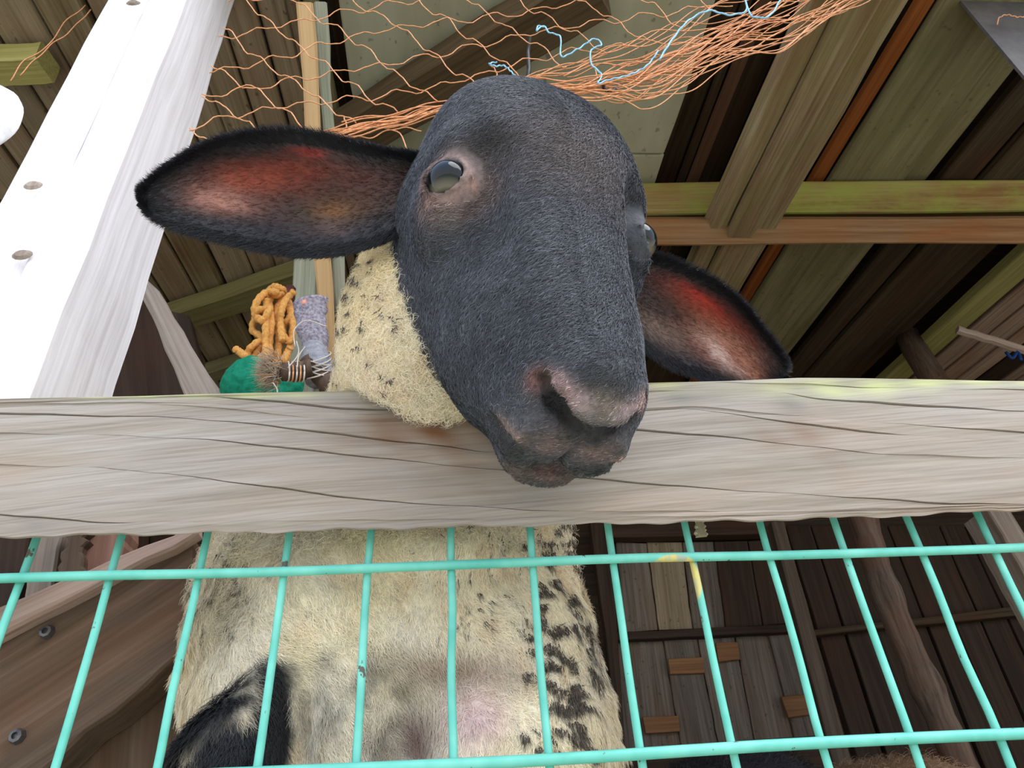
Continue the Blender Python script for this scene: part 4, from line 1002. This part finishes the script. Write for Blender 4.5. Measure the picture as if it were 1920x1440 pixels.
# ------------------------------------------------------------------ orange net
net = empty('bird_net', at(900, 60, .03), label='saggy orange twine net hung across the top of the opening', cat='net')
YN = .022
yb_x = [-200, 300, 600, 760, 950, 1120, 1330, 1460, 1700]; yb_y = [300, 278, 250, 206, 152, 110, 35, -20, -90]
def ybd(x): return np.interp(x, yb_x, yb_y)
def lat(i, j):
    x = 250+i*86+j*60+6*math.sin(i*1.3+j*.7); y = -60-i*16+j*42+5*math.sin(i*.9-j*1.1)+4*math.sin(j*2.1+i); return x, y
def net_run(nodes, wig):
    q = np.array(nodes, float); P = spline(q, len(q)*9); n = len(P); t_ = np.arange(n)
    P = P+np.c_[np.zeros(n), 5.5*np.sin(t_*2*math.pi/9+wig)+2.0*np.sin(t_*.53+wig*3)+1.2*np.sin(t_*1.9+wig)]; return P
def emit(P, Y=YN, rad=.0007, lim=True, name='strand', mat=M_net, par=net, seed=0):
    keep = (P[:, 0] > 440-.306*np.maximum(P[:, 1], 0)-12) & (P[:, 0] < 1720) & (P[:, 1] > -110)
    if lim: keep &= P[:, 1] < ybd(P[:, 0])+3
    idx = np.where(keep)[0]
    if len(idx) < 6: return
    run = P[idx[0]:idx[-1]+1] if not lim else P[idx[:np.argmax(np.diff(np.r_[idx, 10**9]) > 1)+1]]
    if len(run) < 6: return
    r = random.Random(seed); ph = r.random()*6
    tube(name, [at(p[0], p[1], Y+.002*math.sin(k*.21+ph)) for k, p in enumerate(run)], rad, mat, par, sides=5)
for j in range(-3, 14): emit(net_run([lat(i, j) for i in range(-1-j//2-3, 18)], j*2.1), Y=YN+.001, seed=j)
for i in range(-9, 18): emit(net_run([lat(i, j) for j in range(-3, 14)], i*1.7+2), Y=YN-.001, seed=i+50)
rn = np.random.default_rng(3)
ux = [560, 640, 760, 950, 1080, 1200, 1330, 1460, 1600, 1760]; uy = [262, 232, 205, 152, 128, 82, 30, -22, -70, -120]
ly = [268, 256, 236, 172, 178, 184, 128, 80, 8, -60]
for k in range(46):
    f = rn.random()**.8; xa = 575+rn.random()*80 if k < 20 else rn.uniform(980, 1150); xb = 1700 if k % 3 else rn.uniform(1300, 1500)
    xs = np.linspace(xa, xb, 74); ph = rn.random(4)*6.28; wv = f+.20*np.sin(xs/rn.uniform(70, 150)+ph[0])+.10*np.sin(xs/33+ph[1])
    ys = np.interp(xs, ux, uy)*(1-wv)+np.interp(xs, ux, ly)*wv+3.0*np.sin(xs/17+ph[2])
    pts = [at(x, y, YN+.012*rn.random()*0+.006*math.sin(x/90+ph[3])) for x, y in zip(xs, ys)]
    tube('strand', pts, .0007, M_net, net, sides=5)
for q in ([(645, 220), (650, 238), (640, 256)], [(610, 262), (660, 240), (720, 238), (748, 250), (764, 280)], [(640, 252), (690, 258), (745, 240), (790, 244)], [(920, 120), (932, 140), (925, 158)], [(1112, 120), (1120, 150), (1113, 172)],
          [(170, 18), (135, 55), (92, 88), (58, 120), (38, 140)], [(-20, 236), (0, 244), (12, 262)], [(160, 10), (120, 44), (84, 92), (50, 110), (20, 150)]):
    P = spline(np.array(q, float), 24); P = P+np.c_[np.zeros(24), 2*np.sin(np.arange(24)*.9)]
    Yq = YN if q[0][0] > 300 else .12; tube('strand', [at(x, y, Yq) for x, y in P], 0.0007 if Yq == YN else .0009, M_net, net, sides=5)
def twine(pts, rad, label, mat=M_blue, Y=YN-.006, name='blue_twine', cat='twine'):
    P = spline(np.array(pts, float), len(pts)*7); P = P+np.c_[np.zeros(len(P)), 1.0*np.sin(np.arange(len(P))*1.3)]
    o = tube(name, [at(x, y, Y+.001*math.sin(k*.7)) for k, (x, y) in enumerate(P)], rad, mat, None, sides=6); return tag(o, label, cat)
twine([(932, 116), (917, 120), (930, 124), (944, 123), (958, 134), (970, 147)], .0009, 'short blue twine end tied in the net just above the sheep poll')
twine([(1022, 50), (1008, 50), (1006, 58), (1018, 48), (1030, 61), (1048, 66), (1053, 106), (1085, 91), (1120, 74), (1128, 83), (1110, 92), (1109, 120), (1128, 142), (1121, 156), (1140, 150), (1175, 142), (1214, 122), (1234, 96)], .0010, 'looping light blue twine knotted along the net bundle above the head')
twine([(1236, 112), (1262, 72), (1292, 38), (1330, 20), (1368, 28), (1400, 18), (1396, -6), (1410, 30), (1438, 32), (1466, -4)], .0012, 'light blue twine woven through the thick net bundle near the top edge', Y=YN-.012)
tag(tube('net_clip', [at(*q, YN-.002) for q in ((1124, 152), (1134, 166), (1143, 176), (1152, 168), (1166, 158))], [.0016, .0022, .003, .0022, .0016], M_black, sides=6), 'small black plastic clip caught under the net bundle', 'clip')
twine([(1930, 30), (1908, 32), (1886, 28), (1873, 34), (1870, 46)], .0009, 'stray curl of orange twine against the grey metal sheet', M_net, .085, 'twine_end')

# ------------------------------------------------------------------ rope bundle, green net ball, wrapped branch
rb = empty('rope_bundle', at(510, 545, .36), label='bundle of knotted orange rope hanging before the grey-green post', cat='rope')
for k, q in enumerate([[(516, 542), (506, 562), (509, 600), (505, 650), (512, 702)], [(532, 546), (520, 580), (523, 640), (517, 692)], [(520, 548), (500, 548), (484, 562), (478, 588), (492, 600), (506, 578)], [(480, 592), (474, 620), (490, 632), (482, 660), (464, 682), (450, 702)],
                       [(456, 692), (470, 652), (490, 640), (502, 655), (488, 672), (481, 694)], [(441, 654), (456, 665), (482, 690)], [(538, 556), (546, 590), (530, 615), (534, 634), (546, 644)], [(552, 546), (536, 562), (526, 592), (530, 640)], [(500, 560), (498, 620), (500, 690)], [(512, 600), (540, 575), (548, 600), (541, 660), (525, 700)],
                       [(486, 600), (478, 588), (492, 580), (500, 592), (486, 604)], [(516, 536), (505, 545), (520, 554), (532, 545), (518, 537)], [(545, 650), (520, 690), (500, 700)]]):
    P = spline(np.array(q, float), 30); tube('rope', [at(x, y, .345+.012*math.sin(k*2.3)+.004*math.sin(i*.4)) for i, (x, y) in enumerate(P)], [.0050+.0007*math.sin(i*2.2) for i in range(30)], M_rope, rb, sides=8)
o = tube('dark_red_rag', [at(545, 540, .375), at(538, 560, .375), at(530, 600, .378)], [.008, .012, .006], plain('dark_red_cloth', lin((104, 62, 60)), .9), rb, sides=8)
def lump(name, c, r, mat, seed, parent=None, amp=.18):
    bm = bmesh.new(); bmesh.ops.create_icosphere(bm, subdivisions=5, radius=1); V_ = np.array([v.co[:] for v in bm.verts])
    d = 1+amp*(fbm(V_+seed, 2.2, seed)-.5)*2+amp*.35*(fbm(V_, 9, seed)-.5); V_ = V_*d[:, None]*np.array(r)
    me_ = bpy.data.meshes.new(name); f = [tuple(v.index for v in fc.verts) for fc in bm.faces]; bm.free()
    return add(name, V_, f, mat, parent, Matrix.Translation(Vector([float(v) for v in c])), smooth=True)
gb = lump('green_net_ball', at(472, 722, .30), (.036, .03, .036), M_green, 3); tag(gb, 'crumpled dark green netting ball resting behind the rail, under the ropes', 'netting')
g2_ = lump('fold', at(522, 724, .305), (.030, .02, .026), M_green, 5, gb); 
br = empty('wrapped_branch', at(600, 690, .2), label='forked branch wrapped in patterned rag and string beside the fleece', cat='branch')
m, t, b = newmat('patterned_rag'); tcn = nd(t, 'ShaderNodeTexCoord')
vo = nd(t, 'ShaderNodeTexVoronoi'); vo.inputs['Scale'].default_value = 42; t.links.new(tcn.outputs['Object'], vo.inputs['Vector'])
nn = noise(t, tcn.outputs['Object'], 300, 4)
c = ramp(t, [(.3, lin((92, 84, 92))), (.7, lin((178, 172, 186)))], nn)
c = mix(t, ramp(t, [(.20, (1, 1, 1)), (.28, (0, 0, 0))], vo.outputs['Distance']), c, ramp(t, [(.10, lin((150, 50, 40))), (.15, lin((240, 210, 190))), (.24, lin((220, 120, 80)))], vo.outputs['Distance']))
t.links.new(c, b.inputs['Base Color']); b.inputs['Roughness'].default_value = .9; bump(t, b, nn, .8, .002)
def ftube(name, px, Y, radpx, mat, parent, n=26, sides=14, lumpy=.08, flat=1.):
    P = spline(np.array(px, float), n); rr = np.interp(np.linspace(0, 1, n), np.linspace(0, 1, len(radpx)), radpx)
    pts = np.array([at(x, y, Y) for x, y in P]); sc = [(at(x+1, y, Y)-at(x, y, Y))[0] for x, y in P]
    v, f = tube_arrays(pts, rr*np.array(sc), sides); v = np.array(v); c = np.repeat(pts, sides, 0); v = c+(v-c)*(1+lumpy*(fbm(v, 90, 8)-.5)*4)[:, None]; v[:, 1] = c[:, 1]+(v[:, 1]-c[:, 1])*flat
    return add(name, v, f, mat, parent, smooth=True)
ftube('rag', [(582, 566), (585, 610), (592, 662)], .20, [30, 29, 21], m, br, lumpy=.16, flat=.6)
ftube('wrapping', [(588, 650), (594, 680), (600, 712)], .20, [21, 27, 28], plain('grey_blue_wrapping', lin((150, 152, 160)), .8, nscale=220, bstr=.8), br, lumpy=.1)
ftube('branch', [(575, 676), (600, 704), (640, 742)], .195, [17, 20, 22], W_log, br, lumpy=.12)
ftube('branch_stub', [(585, 690), (556, 696), (528, 698)], .185, [18, 19, 17], W_log, br, lumpy=.12)
for k in range(7):                                                    # pale strings wound round
    a0 = k*5-6; th = np.linspace(0, 2*math.pi, 18)
    pts = [at(594+27*math.cos(u), 676+a0+6*math.sin(u)+8*math.cos(u)*(1 if k % 2 else -1), .20-.017*math.sin(u)-.001) for u in th]
    tube('string', pts, .0008, M_string, br, sides=5)
for k in range(5):
    th = np.linspace(0, 2*math.pi, 14); pts = [at(540+k*7+3*math.cos(u), 697+19*math.sin(u), .185-.0125*math.cos(u)) for u in th]
    tube('string', pts, .0009, M_net if k % 2 else M_string, br, sides=5)
for q in ([(612, 612), (570, 602), (552, 618), (553, 650)], [(556, 640), (560, 660), (540, 690)], [(512, 718), (520, 732), (518, 745)], [(557, 690), (560, 668), (572, 650)]):
    P = spline(np.array(q, float), 16); tube('string', [at(x, y, .17) for x, y in P], .0007, M_string, br, sides=5)
r = np.random.default_rng(8); n = 900
c0 = at(520, 697, .185); d0 = at(495, 692, .18)-c0; d0 /= np.linalg.norm(d0)
Dd = d0+r.normal(0, .55, (n, 3)); Dd /= np.linalg.norm(Dd, axis=1)[:, None]; P0 = c0+r.normal(0, .006, (n, 3))*[.4, 1, 1]
cc = np.where(r.random((n, 1)) < .25, L3(226, 150, 70), L3(206, 192, 172))*(.5+.6*r.random((n, 1)))
hair('frayed_end', P0-np.array(br.location), Dd, Dd, .010+.012*r.random(n), .00035, cc, br, 4, .1)
fr = br.children[-1]

# ------------------------------------------------------------------ two more sheep standing in the pen
def far_sheep(x, y, backz, name, label, mat, hcol, seed, sc=1.):
    H = backz-FLZ; V0 = .010; lo_ = np.array([-.22*sc, -.50*sc, 0]); hi_ = np.array([.22*sc, .62*sc, H+.20])
    ax = [np.arange(lo_[k], hi_[k], V0) for k in range(3)]; P = np.stack(np.meshgrid(*ax, indexing='ij'), -1).astype(np.float32)
    d = e_sdf(P, (0, 0, H-.19*sc), (.155*sc, .36*sc, .19*sc))
    d = smin(d, e_sdf(P, (0, -.22*sc, H-.2*sc), (.14*sc, .16*sc, .17*sc)), .05)
    d = smin(d, c_sdf(P, (0, .27*sc, H-.16*sc), (0, .42*sc, H-.12), .09*sc, .07*sc), .04)
    d = smin(d, c_sdf(P, (0, .42*sc, H-.10), (0, .54*sc, H-.20), .062*sc, .036*sc), .02)
    for sg in (-1, 1):
        d = smin(d, c_sdf(P, (sg*.06*sc, .42*sc, H-.06), (sg*.14*sc, .40*sc, H-.09), .018, .010), .01)
        for yy in (-.26, .22):
            d = smin(d, c_sdf(P, (sg*.085*sc, yy*sc, H-.28*sc), (sg*.085*sc, (yy-.02)*sc, H*.35), .05*sc, .028*sc), .03); d = smin(d, c_sdf(P, (sg*.085*sc, (yy-.02)*sc, H*.35), (sg*.085*sc, yy*sc, .02), .027*sc, .020*sc), .015)
    g = openvdb.FloatGrid(.05); g.copyFromArray(d.astype(np.float32)); g.transform = openvdb.createLinearTransform(voxelSize=V0)
    v, _, q = g.convertToPolygons(isovalue=0., adaptivity=0.); v = v+lo_; v = v+(fbm(v, 30, seed)[:, None]-.5)*.012
    o = add(name, v, q[:, ::-1], mat, None, Matrix.Translation((x, y, FLZ)), smooth=True)
    N = np.array([0.0]*len(v)*3, np.float32); o.data.vertex_normals.foreach_get('vector', N); N = N.reshape(-1, 3)
    if ((v-v.mean(0))*N).sum() < 0: o.data.flip_normals(); N = -N
    tag(o, label, 'sheep')
    r = np.random.default_rng(seed); m_ = np.where(v[:, 2] > H-.12)[0]; i = r.choice(m_, 9000)
    D = np.array([[0, -.5, -.3]])+r.normal(0, .5, (9000, 3)); D = D-N[i]*(D*N[i]).sum(1)[:, None]; D /= np.linalg.norm(D, axis=1)[:, None]
    hair('back_wool', v[i]+r.normal(0, .004, (9000, 3)), N[i], D, .016, .0004, np.ones((9000, 3))*L3(*hcol)*(.6+.8*r.random((9000, 1))), o, 4)
p1 = at(1345, 1403, .95); p2 = at(1655, 1422, 1.05)
far_sheep(float(p1[0]), 1.03, float(p1[2]), 'sheep', 'black-fleeced sheep whose back just shows at the bottom, right of centre', plain('black_fleece', lin((40, 38, 42)), .9, nscale=90), (44, 42, 46), 21)
far_sheep(float(p2[0])-.02, 1.12, float(p2[2]), 'sheep', 'tan sheep whose back just shows at the bottom, below the log post', plain('tan_fleece', lin((150, 120, 92)), .9, nscale=90), (170, 140, 112), 22, .9)

tag(tube('black_strap', [at(994, 70, .06), at(990, 100, .06), at(992, 130, .058), at(985, 170, .055)], [.002, .003, .003, .002], M_black, sides=6), 'short black strap hanging behind the net straight above the poll', 'strap')
